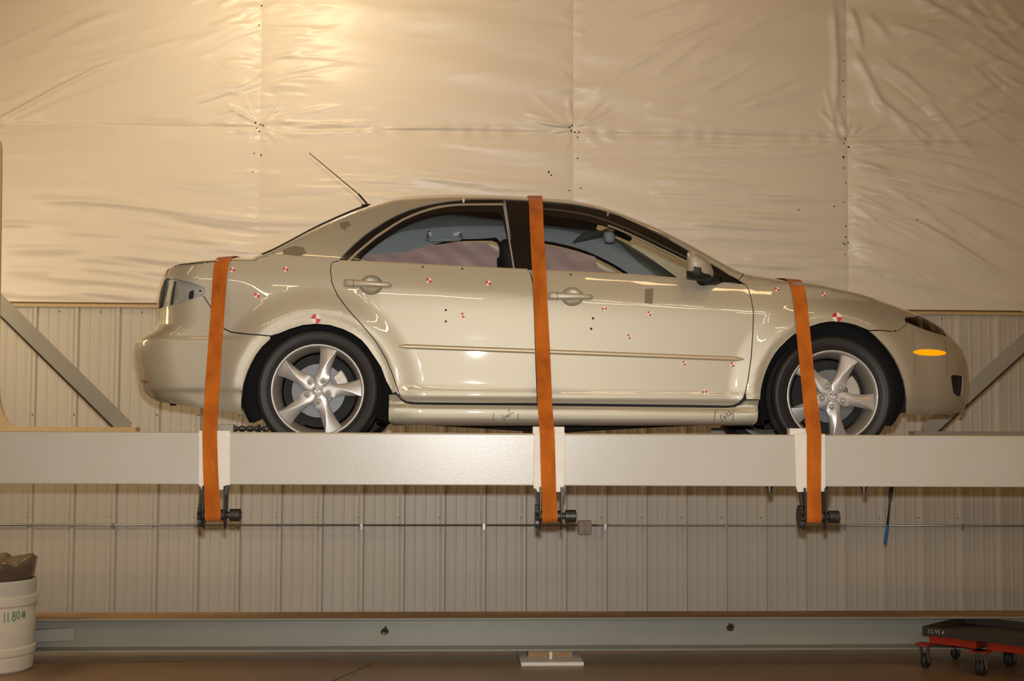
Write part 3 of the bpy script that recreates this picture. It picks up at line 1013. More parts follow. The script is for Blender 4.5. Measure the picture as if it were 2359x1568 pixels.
def panel(name, outline, mat, parent, off=0.0, step=0.024, gap=0.0028, rnd=0.004, thick=0.02, holes=(), seam=None, both=False,
          nose=False, tail=False, flat=False, disp=None):
    """sheet laid on the body side. Returns (near, far) objects, or one object when both=True."""
    o2 = densify(outline, 0.03)
    o2 = clamp_body(o2, seam)
    o2 = densify(o2, step * 0.7)
    o2 = clamp_body(o2, seam) if False else o2
    o2 = shrink(o2, gap)
    loops = [o2] + [shrink(densify(h, step * 0.5), -gap) for h in holes]
    lo, hi = np.min(o2, 0), np.max(o2, 0)
    gx = np.arange(lo[0], hi[0], step)
    gz = np.arange(lo[1], hi[1], step * 0.87)
    G = np.array([(x + (j % 2) * step / 2, z) for j, z in enumerate(gz) for x in gx]) if len(gx) and len(gz) else np.zeros((0, 2))
    extra = []
    for lp_ in loops:
        ring = np.array(shrink(lp_, 0.006 if lp_ is loops[0] else -0.006))
        extra.append(ring)
    xs_col = np.arange(lo[0], hi[0], step)
    for ph in (6, 14, 22, 30, 38, 46, 54, 62, 70, 78, 86):
        zz = ztop_f(xs_col) - Rx(xs_col) * (1 - math.cos(math.radians(ph)))
        extra.append(np.stack([xs_col + (ph % 4) * 0.002, zz], 1))
    zr = np.arange(lo[1], hi[1], step)
    if nose:
        for e in (0.0008, 0.003, 0.007, 0.013):
            extra.append(np.stack([xf_f(zr) - e, zr], 1))
    if tail:
        for e in (0.0008, 0.003, 0.007, 0.013):
            extra.append(np.stack([xr_f(zr) + e, zr], 1))
    E_ = np.concatenate(extra)

    def keep(q, dmin):
        if len(q) == 0:
            return q
        m = inside(loops[0], q)
        for h in loops[1:]:
            m &= ~inside(h, q)
        q = q[m]
        if len(q) == 0:
            return q
        d = np.full(len(q), 1e9)
        for l_ in loops:
            d = np.minimum(d, dist_to(l_, q))
        return q[d > dmin]
    E_ = keep(E_, 0.0022 if not (nose or tail) else 0.0005)
    G = keep(G, 0.011)
    pts = []
    edges = []
    for l_ in loops:
        s0 = len(pts)
        pts += [tuple(p) for p in l_]
        edges += [(s0 + i, s0 + (i + 1) % len(l_)) for i in range(len(l_))]
    nb = len(pts)
    pts += [tuple(p) for p in E_] + [tuple(p) for p in G]
    vo, eo, fo, ov, oe, of_ = delaunay_2d_cdt([Vector(p) for p in pts], edges, [], 0, 1e-5)
    V2 = np.array([(p.x, p.y) for p in vo])
    T = np.array([f for f in fo if len(f) == 3])
    c = V2[T].mean(1)
    m = inside(loops[0], c)
    for h in loops[1:]:
        m &= ~inside(h, c)
    T = T[m]
    isb = np.zeros(len(V2), bool)
    for i, src in enumerate(ov):
        if any(s_ < nb for s_ in src):
            isb[i] = True
    x, z = V2[:, 0], V2[:, 1]
    w_ = W(x, z)
    wx, wz = grad(np.clip(x, xr_f(z) + 0.002, xf_f(z) - 0.002), z)
    N = np.stack([-wx, -np.ones_like(wx), -wz], 1)
    N /= np.linalg.norm(N, axis=1)[:, None]
    openb = isb & (w_ > 0.03)
    depth = w_ + off - np.where(openb, rnd, 0)
    if disp is not None:
        depth = depth + disp(x, z)
    depth = np.where(w_ <= 0.03, w_, depth) if (nose or tail) else depth
    # orientation: make triangles face -y
    a, b, c3 = V2[T[:, 0]], V2[T[:, 1]], V2[T[:, 2]]
    cr = (b[:, 0] - a[:, 0]) * (c3[:, 1] - a[:, 1]) - (b[:, 1] - a[:, 1]) * (c3[:, 0] - a[:, 0])
    T = np.where((cr > 0)[:, None], T, T[:, ::-1])
    # boundary edges for the return flange
    cnt = {}
    for t in T.tolist():
        for k in range(3):
            e = (t[k], t[(k + 1) % 3])
            cnt[e] = cnt.get(e, 0) + 1
    bed = [e for e in cnt if (e[1], e[0]) not in cnt and w_[e[0]] > 0.03 and w_[e[1]] > 0.03]

    def make(sign, base):
        v = [(x[i], YC - sign * depth[i], z[i]) for i in range(len(x))]
        f = [tuple(base + i for i in (t if sign > 0 else t[::-1])) for t in T.tolist()]
        ln = []
        for t in (T if sign > 0 else T[:, ::-1]):
            for i in t:
                ln.append((N[i, 0], sign * N[i, 1], N[i, 2]))
        if thick > 0:
            idx = {}
            for e in bed:
                for i in e:
                    if i not in idx:
                        idx[i] = len(v)
                        v.append((x[i], YC - sign * max(depth[i] - thick, 0.0), z[i]))
            for a_, b_ in bed:
                q = (b_, a_, idx[a_], idx[b_])
                if sign < 0:
                    q = q[::-1]
                f.append(tuple(base + i for i in q))
                ln += [(0, 0, 0)] * 4
        return v, f, ln

    def finish(v, f, ln):
        o = obj(name, v, f, mat, parent)
        o.data.shade_smooth()
        if not flat:
            o.data.normals_split_custom_set(ln)
        return o
    if both:
        v1, f1, n1 = make(1, 0)
        v2, f2, n2 = make(-1, len(v1))
        return finish(v1 + v2, f1 + f2, n1 + n2)
    out = []
    for sg in (1, -1):
        v1, f1, n1 = make(sg, 0)
        out.append(finish(v1, f1, n1))
    return out


def cap_mesh(x0, x1, s0, nx_=60, ns=25, down=0.0, off_end=0.0, s1=None, xshift=0.0):
    """surface across the top of the car between two stations, from near seam to far seam."""
    X_, S_ = np.meshgrid(np.linspace(x0, x1, nx_), np.linspace(-1, 1, ns) * s0, indexing='ij')
    A_ = np.abs(S_)
    Z_ = ztop_f(X_) - Rx(X_) * (1 - (1 - A_ ** NP) ** (1 / NP))
    W_ = side_w(X_, Z_) * A_ * ends(X_, Z_)
    v = np.stack([X_, YC - np.sign(S_) * W_, Z_ - down], -1).reshape(-1, 3)
    f = []
    for i in range(nx_ - 1):
        for j in range(ns - 1):
            a = i * ns + j
            f.append((a, a + 1, a + ns + 1, a + ns))
    return v, f


# ------------------------------------------------------------------ the car: panels
car = thing('car', (0.53, YC, 1.38), 'beige four-door sedan strapped down on the raised white platform', 'car')

# window opening outline (outer edge of the black trim)
T_OUT = [(780, 600), (795, 582), (816, 561.5), (840, 541), (866, 523), (890, 508), (912, 496.5), (940, 484.5), (970, 475.5), (1000, 469), (1031, 464), (1060, 461), (1084, 459.5), (1120, 459), (1161, 459.5),
         (1200, 461), (1253, 464.5), (1284, 467), (1314, 470), (1345, 475), (1371, 480.5), (1400, 487), (1425, 496), (1455, 509), (1486, 523), (1515, 537), (1543, 551), (1565, 564), (1590, 579), (1631, 602), (1660, 619), (1680, 632), (1710, 652)]
DOOR_R = [(766, 603), (761.5, 613), (761, 623), (764, 650), (777, 680), (800, 711), (831, 745), (854, 772), (866, 787), (889, 826), (904.6, 864), (916, 898), (921, 912), (927, 920), (937, 925), (954, 927)]
DOOR_F = [(1672, 935), (1689, 934), (1702, 928), (1712, 918), (1717, 905), (1723, 879), (1731, 822), (1735, 764), (1736, 718.5), (1731, 688), (1726, 670), (1719, 655.5)]
ARCH_R = [(622, 781.5), (604, 798), (589, 817.5), (579, 836), (571.5, 852), (566, 867), (561, 884), (558, 902), (556, 920), (555.5, 944), (567, 956)]
ARCH_R_TOP = [(895, 907), (889, 877), (877.5, 846), (868, 831), (858, 816), (846, 799), (832, 783), (812, 769), (789.5, 758), (760, 749), (728, 746), (697, 749), (667, 758), (643, 768), (622, 781.5)]
ARCH_F_TOP = [(2003, 762), (1988, 755), (1973, 749), (1955, 744.5), (1938, 742), (1922, 741), (1909, 741.5), (1890, 745), (1868, 752), (1847, 761), (1827, 773), (1812, 786), (1797, 801), (1786, 815), (1777, 830), (1769, 847), (1762, 865), (1757, 884), (1754, 900), (1752, 921)]
ARCH_F = [(2089, 953), (2088.5, 930), (2087, 905), (2082, 877), (2076, 860), (2070, 845), (2062, 829), (2053, 815), (2042, 800), (2029, 786), (2017, 774), (2003, 762)]
LAMP_R = [(379, 641), (399, 642), (427, 647.6), (454, 655.6), (466, 660.5), (472, 665), (470.5, 672), (466, 678), (447, 686), (427, 694), (394, 702.5), (366, 710)]
HEADL = [(2085, 735.5), (2089, 731), (2108, 729), (2133, 729), (2146, 733.6), (2159.5, 745), (2175, 762), (2182.5, 774), (2156, 766), (2127, 756.6), (2098, 745), (2088, 740)]

S_TRUNK, S_GLASS, S_ROOF, S_HOOD = 0.86, 0.80, 0.62, 0.70
# rear quarter, C-pillar, roof rail and A-pillar in one stamping
out = ([(382, 640), (386, 612), (392, 604), (400, 590), (560, 570), (600, 560), (640, 520), (760, 470), (860, 420), (1000, 400), (1200, 400), (1380, 420), (1500, 480), (1600, 540), (1680, 590), (1714, 618)]
       + [(1712.5, 626), (1701, 644)] + T_OUT[-2::-1] + DOOR_R[:14] + [(911, 902), (905, 906)] + ARCH_R_TOP[1:-1] + [(624, 773), (563, 768), (532, 764), (517, 757), (505, 740), (486, 708), (467, 679)] + LAMP_R[6::-1])


_sx0, _sx1 = P(585, 588, 7.2)[0], P(850, 468, 7.36)[0]


def side_seam(x):
    # the screen glass comes further over the side than the roof seam does
    return 0.80 + 0.15 * smooth01((x - _sx0 + 0.02) / 0.06) * smooth01((_sx1 + 0.03 - x) / 0.06) + 0.06 * smooth01((_sx0 - x) / 0.05)


bs = panel('body_side_panel', poly(out), M['paint'], car, seam=side_seam, gap=0.002)
panel('rear_bumper', poly([(300, 711), (364, 711), (394, 703), (427, 695), (447, 687), (467, 680), (486, 709), (505, 741), (517, 758), (532, 765), (563, 769), (623, 774)] + ARCH_R
                          + [(540, 951), (504, 944), (467, 940), (399, 931), (372, 927), (357, 923), (340, 912), (300, 890)]), M['paint'], car, both=True, tail=True, gap=0.002)
rd = panel('rear_door', poly(DOOR_R[::-1] + [(780, 600.5), (931, 607.5), (1084, 615), (1184, 619.5), (1219, 621), (1224, 635), (1228, 653), (1232, 750), (1235, 850), (1238, 929), (1100, 928.5), (1000, 927.5)]),
           M['paint'], car, holes=[[PS(855 + 25 * math.cos(a), 656 + 21 * math.sin(a)) for a in np.linspace(0, 2 * math.pi, 37)[:-1]]])
fd = panel('front_door', poly([(1238, 929), (1400, 931), (1600, 933.5)] + DOOR_F + [(1710, 652.5), (1639, 648.5), (1563, 642), (1448, 632), (1260, 623.5), (1219, 621), (1224, 635), (1228, 653), (1232, 750), (1235, 850)]),
           M['paint'], car, holes=[[PS(1318.5 + 24 * math.cos(a), 683 + 20.5 * math.sin(a)) for a in np.linspace(0, 2 * math.pi, 37)[:-1]]])
ff = panel('front_fender', poly([(1720, 920)] + DOOR_F[4:] + [(1710, 651), (1701, 644), (1712.5, 626), (1740, 600), (1900, 620), (2090, 680), (2133, 700), (2133, 729), (2108, 728.5), (2089, 730.5), (2085, 735.5), (2090, 744), (2073, 759.5), (2055.5, 763), (2026, 760), (2003, 761)] + ARCH_F_TOP[1:]),
           M['paint'], car, seam=S_HOOD)
panel('front_bumper', poly([(2088, 953)] + ARCH_F[1:] + [(2026, 760.5), (2055.5, 763.5), (2073, 760), (2090, 745), (2098, 745.5), (2127, 757), (2156, 766.5), (2183, 774.5), (2190, 772), (2260, 772), (2270, 960), (2223, 949), (2179, 955), (2130, 956)]),
      M['paint'], car, both=True, nose=True, gap=0.002,
      holes=[poly([(2192, 866), (2198, 864), (2219, 867), (2219, 883), (2216, 911), (2206, 911), (2198, 904), (2195, 890)])])
panel('grille_panel', poly([(2133, 700), (2300, 700), (2300, 772), (2190, 772), (2183, 774), (2175, 762), (2159.5, 745), (2146, 733.6), (2133, 728.5)]), M['paint'], car, nose=True, seam=S_HOOD)
panel('fog_pocket', poly([(2186, 860), (2226, 860), (2226, 917), (2190, 917)]), M['void'], car, off=-0.03, thick=0)
sk = panel('side_skirt', poly([(895, 908), (905, 907.5), (912, 908), (917, 912), (924, 920), (933, 926.5), (947, 929.8), (1000, 931), (1237, 933), (1500, 936), (1675, 938), (1693, 936.5), (1705, 931), (1716, 922), (1722, 921), (1750, 920.6), (1746, 969), (1735, 981), (1500, 981), (1240, 981), (905, 981), (894, 969)]),
           M['paint'], car)
# tail: boot lid face and the opening left by the missing lamp
v, f = cap_mesh(float(xr_f(_tp[0, 1])) + 0.004, P(596, 588, 7.17)[0], S_TRUNK, 60, 25)
tl = panel('trunk_lid', poly([(300, 560), (384, 560), (386, 612), (382, 640), (372, 662), (366, 690), (365, 711), (300, 711)]), M['paint'], car, both=True, tail=True, seam=S_TRUNK)
o = obj('trunk_lid_top', v, f, M['paint'], car, smooth=True)
ts = [(383, 634), (385.5, 622), (388.5, 615), (393, 611), (402, 609), (433, 606), (470, 602.5), (497, 600)]
panel('trunk_seam', poly([(a, b + 0.9) for a, b in ts] + [(a + 0.6, b + 2.6) for a, b in ts[::-1]]), M['void'], car, off=0.0012, gap=0, rnd=0, thick=0.001, step=0.02)
panel('lamp_cavity', poly([(376, 636), (400, 638), (460, 654), (478, 666), (466, 682), (400, 706), (368, 712)]), M['panel_grey'], car, off=-0.035, thick=0.0, rnd=0)
panel('lamp_seal', poly([(372, 640), (380, 641), (379, 655), (374, 680), (369, 708), (362, 710), (364, 690), (367, 660)]), M['black'], car, off=-0.006, thick=0.01, rnd=0.002, step=0.012)
panel('lamp_seal', poly([(398, 645), (404, 646), (402, 658), (399, 676), (396, 700), (387, 703), (390, 682), (394, 662)]), M['black'], car, off=-0.028, thick=0.006, rnd=0.002, step=0.012)
panel('cable_opening', poly([(432, 672), (437, 667), (444, 666), (445, 675), (443, 686), (434, 690), (430, 684)]), M['void'], car, off=-0.027, thick=0.004, rnd=0.002, step=0.012)
panel('lamp_bracket', poly([(455, 660), (471, 666), (469, 674), (458, 681), (455, 673)]), M['panel_grey'], car, off=-0.012, thick=0.006, step=0.012)
panel('bracket_hole', [PS(460.5 + 2.8 * math.cos(a), 669.5 + 2.8 * math.sin(a)) for a in np.linspace(0, 2 * math.pi, 13)[:-1]], M['void'], car, off=-0.009, gap=0, rnd=0, thick=0.002, step=0.006)
panel('rear_reflector', poly([(321, 871), (336, 875), (343, 883), (338, 884.5), (324, 883)]), material('red_amber_lens', rgb(150, 70, 20), 0.2, coat=0.5), car, off=0.004, thick=0.006, step=0.012)
# top skin pieces, bonnet, roof, screens
v, f = cap_mesh(P(599, 587, 7.17)[0], P(850, 468, 7.36)[0], 0.945, 50, 25)
v = np.array(v) + np.array([0, 0, 0.007])
obj('rear_window', v, f, M['glass_dark'], car, smooth=True)
v, f = cap_mesh(P(852, 468, 7.36)[0], P(1398, 473, 7.4)[0], 0.80, 70, 31)
roof = obj('roof', v, f, M['paint'], car, smooth=True)
v, f = cap_mesh(P(1400, 474, 7.4)[0], P(1700, 622, 7.28)[0], 0.78, 60, 31)
obj('windshield', v, f, M['screen_glass'], car, smooth=True)
v, f = cap_mesh(P(1716, 630, 7.28)[0], P(2131, 720, 7.33)[0], S_HOOD, 70, 31)
obj('hood', v, f, M['paint'], car, smooth=True)
# inside: headliner and trims
v, f = cap_mesh(P(840, 470, 7.36)[0], P(1402, 473, 7.4)[0], 0.90, 50, 25, down=0.035)
obj('headliner', v, f, M['headliner'], car, smooth=True)

# glass house
GL_R = [(824, 603), (836, 583), (850, 571), (868, 557), (886, 544), (907, 531), (928, 518.5), (950, 509), (971, 501.5), (992, 496), (1013, 492), (1040, 489), (1066, 487.7), (1105, 488), (1140, 488.8), (1153, 493), (1158, 501.5), (1170, 560), (1181, 618.5), (1084, 614.5), (931, 607)]
GL_F = [(1240, 496), (1256, 496), (1280, 498), (1305, 501.5), (1339, 508), (1365, 514), (1389.6, 520.5), (1421, 531), (1464, 548), (1490, 560), (1517, 573.6), (1550, 589), (1580, 603), (1604, 616), (1604, 645), (1563, 641.5), (1448, 631.5), (1260, 623), (1246, 622)]
FR_IN, FR_OUT = T_OUT[:16], T_OUT[16:]
panel('rear_window_frame', poly(T_OUT[:15] + [(1170, 520), (1187, 620), (1084, 615), (931, 607.5)]), M['black_gloss'], rd[0], off=-0.004, thick=0.01, holes=[poly(GL_R)])
panel('front_window_frame', poly([(1226, 462)] + T_OUT[16:] + [(1639, 648.5), (1563, 642), (1448, 632), (1260, 623.5), (1240, 622.5)]), M['black_gloss'], fd[0], off=-0.004, thick=0.01, holes=[poly(GL_F)])
panel('pillar_cover', poly([(1163, 460), (1200, 461.5), (1228, 462.5), (1240, 540), (1243, 622.5), (1187, 620), (1172, 520)]), M['black_gloss'], car, off=-0.003, thick=0.01)
panel('rear_glass', poly([(818, 600), (846, 569), (884, 541), (926, 516), (969, 499), (1012, 489), (1066, 484.5), (1142, 485.5), (1157, 492), (1163, 504), (1186, 620), (931, 608)]), M['glass'], rd[0], off=-0.010, thick=0, rnd=0)
panel('front_glass', poly([(1236, 492), (1305, 498), (1390, 517), (1464, 544), (1550, 585), (1608, 613), (1608, 646), (1448, 633), (1242, 623)]), M['glass'], fd[0], off=-0.010, thick=0, rnd=0)
g1 = [(797, 601), (818, 580), (843.6, 558.7), (864, 542), (886, 527), (907, 513.5), (928, 501.5), (950, 491.5), (971, 483.5), (992, 477), (1013, 472), (1034, 469.3), (1055.6, 467.6), (1105, 466.8), (1163, 466.5)]
g2 = [(1160, 473.5), (1105, 473.5), (1055.6, 474.5), (1034, 476.5), (1013, 480), (992, 485), (971, 491.3), (951, 499), (931, 508), (911, 519.5), (891, 533), (870, 547), (850, 563), (828, 581), (808, 601.5)]
panel('window_seal', poly(g1 + g2), M['grey_seal'], rd[0], off=-0.001, thick=0.004, rnd=0.001, step=0.014)
panel('window_seal', poly([(1157.5, 472), (1163.5, 472), (1175, 545), (1187, 619.5), (1181, 619), (1169, 545)]), M['grey_seal'], rd[0], off=-0.0005, thick=0.004, rnd=0.001, step=0.014)
h1 = [(1252, 478.5), (1284, 481), (1314, 485), (1345, 490.5), (1371, 497), (1396, 505), (1440, 522), (1490, 545), (1540, 570), (1580, 590)]
panel('window_seal', poly(h1 + [(a, b + 4) for a, b in h1[::-1]]), material('dark_seal', rgb(74, 72, 66), 0.4), fd[0], off=-0.002, thick=0.003, rnd=0.0005, gap=0.0005, step=0.014)
h2 = [(1400, 516.5), (1421, 524), (1464, 543), (1490, 555), (1517, 568.5), (1550, 584), (1582, 600)]
panel('window_seal', poly(h2 + [(a, b + 4) for a, b in h2[::-1]]), M['grey_seal'], fd[0], off=-0.0025, thick=0.003, rnd=0.0005, gap=0.0005, step=0.014)
# bright drip strip along the roof edge
d1 = [(1068, 458.2), (1120, 457.4), (1161, 457.8), (1253, 462.3), (1314, 468), (1371, 478), (1425, 494), (1486, 520.5), (1543, 548.5)]
panel('drip_strip', poly(d1 + [(a, b + 2.6) for a, b in d1[::-1]]), M['galv'], car, off=0.002, thick=0.003, rnd=0.0003, gap=0.0003, step=0.014)
panel('sail_panel', poly([(1604, 616), (1604, 587.5), (1631, 603), (1660, 620), (1680, 633), (1709, 652), (1639, 648), (1604, 645)]), M['black_gloss'], fd[0], off=-0.001, thick=0.008)

# inner trims around the windows (grey), seen through the glass
panel('inner_trim', poly([(700, 590), (760, 510), (850, 475), (960, 455), (1200, 452), (1360, 466), (1440, 490), (1540, 545), (1640, 603), (1712, 650), (1640, 652), (1563, 648), (1448, 638), (1240, 630), (1084, 622), (931, 614), (800, 608)]),
      M['headliner'], car, off=-0.055, thick=0, rnd=0, holes=[poly([(820, 604)] + [(a - 2, b - 2) for a, b in GL_R[1:14]] + [(1150, 484), (1163, 494), (1180, 560), (1190, 622), (1084, 620), (931, 612)]),
                                                             poly([(1230, 490)] + [(a, b - 4) for a, b in GL_F[1:13]] + [(1606, 612), (1650, 644), (1563, 645), (1448, 636), (1240, 628)])], seam=0.9)
# dark inner body behind the panel gaps
panel('inner_body', poly([(400, 640), (400, 600), (560, 590), (760, 596), (1240, 626), (1712, 656), (1800, 660), (2080, 712), (2100, 740), (2060, 760), (2003, 757), (1973, 744), (1938, 737), (1909, 737), (1868, 747), (1827, 768), (1797, 796), (1777, 825), (1760, 865), (1750, 925), (1744, 978), (900, 978), (900, 905), (882, 846), (858, 810), (832, 778), (789.5, 753), (728, 741), (667, 753), (622, 776), (560, 770), (500, 730), (470, 690), (480, 660)]),
      M['void'], car, off=-0.03, thick=0, rnd=0, step=0.04)

# belt strips (thin bright line under the glass)
for par, pts in ((rd[0], [(780, 599), (931, 605.5), (1084, 613), (1215, 619)]), (fd[0], [(1246, 621), (1448, 630), (1563, 639.5), (1606, 643.5)])):
    panel('belt_strip', poly(pts + [(a, b + 4.5) for a, b in pts[::-1]]), M['paint_dull'], par, off=0.005, thick=0.008, rnd=0.002, gap=0.0003, step=0.014)
# side mouldings


def moulding(par, xa, xb, tipa, tipb):
    n = 60
    rows = 9
    pp, ad = [], []
    for i in range(n):
        t = i / (n - 1)
        px = xa + (xb - xa) * t
        py = 797 + (px - 917) * (827 - 797) / (1715 - 917)
        h = 5.6
        if tipa:
            h *= min(1, math.sqrt(max(1e-4, (px - xa) / 22 + 0.02)))
        if tipb:
            h *= min(1, math.sqrt(max(1e-4, (xb - px) / 22 + 0.02)))
        for j in range(rows):
            a = math.pi * j / (rows - 1)
            pp.append((px, py - h * math.cos(a)))
            ad.append(0.011 * max(0, math.sin(a)) ** 0.8 * min(1, h / 5) - 0.001)
    q_ = PSv(pp)
    dd_ = W(q_[:, 0], q_[:, 1]) + np.array(ad)
    for sg in (1, -1):
        v = np.stack([q_[:, 0], YC - sg * dd_, q_[:, 1]], 1)
        f = []
        for i in range(n - 1):
            for j in range(rows - 1):
                a = i * rows + j
                q = (a, a + rows, a + rows + 1, a + 1)
                f.append(q if sg < 0 else q[::-1])
        obj('side_moulding', v, f, M['paint_dull'], par[0 if sg > 0 else 1], smooth=True)


moulding(rd, 917, 1232, True, False)
moulding(fd, 1237, 1715, False, True)


def handle(par, cx, cy, x0, x1, y0, y1):
    for sg in (1, -1):
        pr = par[0 if sg > 0 else 1]
        # finger cup
        v, f = [], []
        nr, na = 8, 32
        rk = [(i / nr, 2 * math.pi * k / na) for i in range(nr + 1) for k in range(na)]
        q_ = PSv([(cx + 25.3 * r_ * math.cos(a), cy + 21.3 * r_ * math.sin(a)) for r_, a in rk])
        wd_ = W(q_[:, 0], q_[:, 1]) - 0.004 - 0.026 * np.sqrt(np.maximum(0, 1 - np.array([r_ for r_, a in rk]) ** 2.5))
        v = np.stack([q_[:, 0], YC - sg * wd_, q_[:, 1]], 1)
        for i in range(nr):
            for k in range(na):
                k2 = (k + 1) % na
                q = (i * na + k, i * na + k2, (i + 1) * na + k2, (i + 1) * na + k)
                f.append(q if sg > 0 else q[::-1])
        obj('handle_cup', v, f, M['paint'], pr, smooth=True)
        # grip: swept rounded bar standing off the door
        v, f = [], []
        n, m_ = 28, 14
        for i in range(n):
            t = i / (n - 1)
            px = x0 + (x1 - x0) * t
            py = y0 + (y1 - y0) * t
            taper = min(1.0, math.sqrt(max(0.0, 1 - max(0, (0.06 - t) / 0.06) ** 2)), math.sqrt(max(0.0, 1 - max(0, (t - 0.94) / 0.06) ** 2))) * 0.98 + 0.02
            hz = (9.4 - 3.2 * smooth01(t * 1.15)) / 445 * taper
            hy = (0.013) * taper
            stand = 0.010 + 0.016 * math.sin(math.pi * min(1, max(0, (t - 0.05) / 0.9))) ** 0.6
            x, z = PS(px, py)
            d = float(W(x, z)) + stand
            for k in range(m_):
                a = 2 * math.pi * k / m_
                v.append((x, YC - sg * (d + hy * math.sin(a)), z + hz * math.copysign(abs(math.cos(a)) ** 0.7, math.cos(a))))
        for i in range(n - 1):
            for k in range(m_):
                k2 = (k + 1) % m_
                q = (i * m_ + k, i * m_ + k2, (i + 1) * m_ + k2, (i + 1) * m_ + k)
                f.append(q if sg > 0 else q[::-1])
        f.append(tuple(range(m_)))
        f.append(tuple(range((n - 1) * m_, n * m_)))
        obj('door_handle', v, f, M['paint'], pr, smooth=True)
        # lock cap joint
        px = x0 + (x1 - x0) * 0.225
        v = []
        for dx in (-0.6, 0.6):
            for k in range(m_):
                a = 2 * math.pi * k / m_
                x, z = PS(px + dx, y0 + (y1 - y0) * 0.225)
                v.append((x, YC - sg * (float(W(x, z)) + 0.0225 + 0.0134 * math.sin(a)), z + 0.0203 * math.cos(a)))
        f = [(k, (k + 1) % m_, m_ + (k + 1) % m_, m_ + k) for k in range(m_)]
        obj('lock_joint', v, f, M['black'], pr)


handle(rd, 855, 656, 790, 903.5, 652, 657)
handle(fd, 1318.5, 683, 1259, 1366.5, 681.5, 684.5)

# head lamps
for nm, off, mt, th in (('lamp_bowl', -0.028, M['lamp_in'], 0.0),):
    panel(nm, poly([(2083, 735.5), (2089, 729), (2133, 727), (2148, 732), (2178, 762), (2186, 776), (2127, 760)]), mt, car, off=off, thick=0, rnd=0)
hl = panel('head_lamp', poly(HEADL), M['lamp_glass'], car, off=0.001, thick=0.01, rnd=0.003, step=0.014)
panel('lamp_bezel', poly([(2085, 735.5), (2089, 731), (2108, 729), (2117, 729), (2119, 753), (2098, 745)]), M['black'], car, off=-0.02, thick=0.0, step=0.014)
panel('lamp_bezel', poly([(2126, 730), (2140, 732), (2142, 748), (2150, 764), (2131, 757), (2127, 745)]), M['black'], car, off=-0.019, thick=0.0, step=0.014)
panel('lamp_ring', poly([(2118, 729.5), (2124, 729.5), (2131, 757), (2123, 754)]), M['chrome'], car, off=-0.018, thick=0.004, step=0.012)
panel('bulb_shroud', poly([(2143, 742), (2149, 743), (2156, 752), (2160, 763), (2152, 762), (2145, 752)]), M['chrome'], car, off=-0.017, thick=0.004, step=0.012)
panel('side_marker', [PS(2142 + 38 * math.cos(a), 811.7 + 1.3 * math.cos(a) + 7.4 * math.sin(a)) for a in np.linspace(0, 2 * math.pi, 41)[:-1]], M['amber'], car, off=0.005, gap=0, rnd=0.003, thick=0.008, step=0.012)
for xa, ya, xb, yb in ((2100, 759, 2107, 869), (2176, 785, 2181, 868)):
    panel('bumper_tape_edge', poly([(xa, ya), (xa + 1.2, ya), (xb + 1.2, yb), (xb, yb)]), M['tape'], car, off=0.0012, gap=0, rnd=0, thick=0.001, step=0.02)

# wheel-arch linings, floor pan and running gear
for c in (ARC_R, ARC_F):
    mb = MB()
    n = 40
    v, f = [], []
    for i in range(n + 1):
        a = math.radians(-25 + 230 * i / n)
        xe_, ze_ = c[0] + 0.392 * math.cos(a), c[1] + 0.01 + 0.392 * math.sin(a)
        ye_ = YC - float(W(xe_, ze_)) + 0.014
        for yy in (ye_, 7.26, 7.30):
            rr = 0.392 if yy < 7.29 else 0.02
            v.append((c[0] + rr * math.cos(a), yy, c[1] + 0.01 + rr * math.sin(a)))
    for i in range(n):
        for k in range(2):
            f.append((i * 3 + k, i * 3 + 3 + k, i * 3 + 4 + k, i * 3 + 1 + k))
    v2 = [(p[0], 2 * YC - p[1], p[2]) for p in v]
    obj('wheel_arch_liner', v, f, M['void'], car, smooth=True)
    obj('wheel_arch_liner', v2, f, M['void'], car, smooth=True)
xs0, xs1 = P(895, 970, 7)[0], P(1748, 970, 7)[0]
zf = P(1240, 962, 7)[2]
o = MB().box((xs0, YC - 0.80, zf + 0.0), (xs1, YC + 0.80, zf + 0.10)).build('floor_pan', M['void'], car)
MB().box((P(470, 930, 7.3)[0], YC - 0.55, 1.66), (xs0, YC + 0.55, 1.80)).build('rear_floor', M['void'], car)
MB().box((xs1, YC - 0.55, 1.62), (P(2150, 950, 7.4)[0], YC + 0.55, 1.80)).build('engine_undertray', M['void'], car)
mb = MB()
mb.tube([(xs0 - 0.1, YC - 0.25, zf - 0.005), (xs0 + 0.35, YC - 0.3, zf - 0.02), (xs0 + 0.9, YC - 0.25, zf - 0.028), (xs0 + 1.4, YC - 0.2, zf - 0.012), (xs1, YC - 0.2, zf + 0.0)], [0.03, 0.035, 0.06, 0.045, 0.03], 12)
mb.build('exhaust_pipe', M['void'], car, smooth=True)
for c in (HUB_R, HUB_F):
    MB().tube([(c[0], 7.18, c[1]), (c[0] + 0.02, 2 * YC - 7.18, c[1])], 0.04, 10).tube([(c[0] - 0.12, 7.25, c[1] - 0.10), (c[0] - 0.1, 2 * YC - 7.25, c[1] - 0.10)], 0.03, 8).build('axle', M['void'], car)
MB().tube([P(399, 926, 7.5), P(399, 934, 7.5)], 0.018, 10).build('tow_eye', M['void'], car)

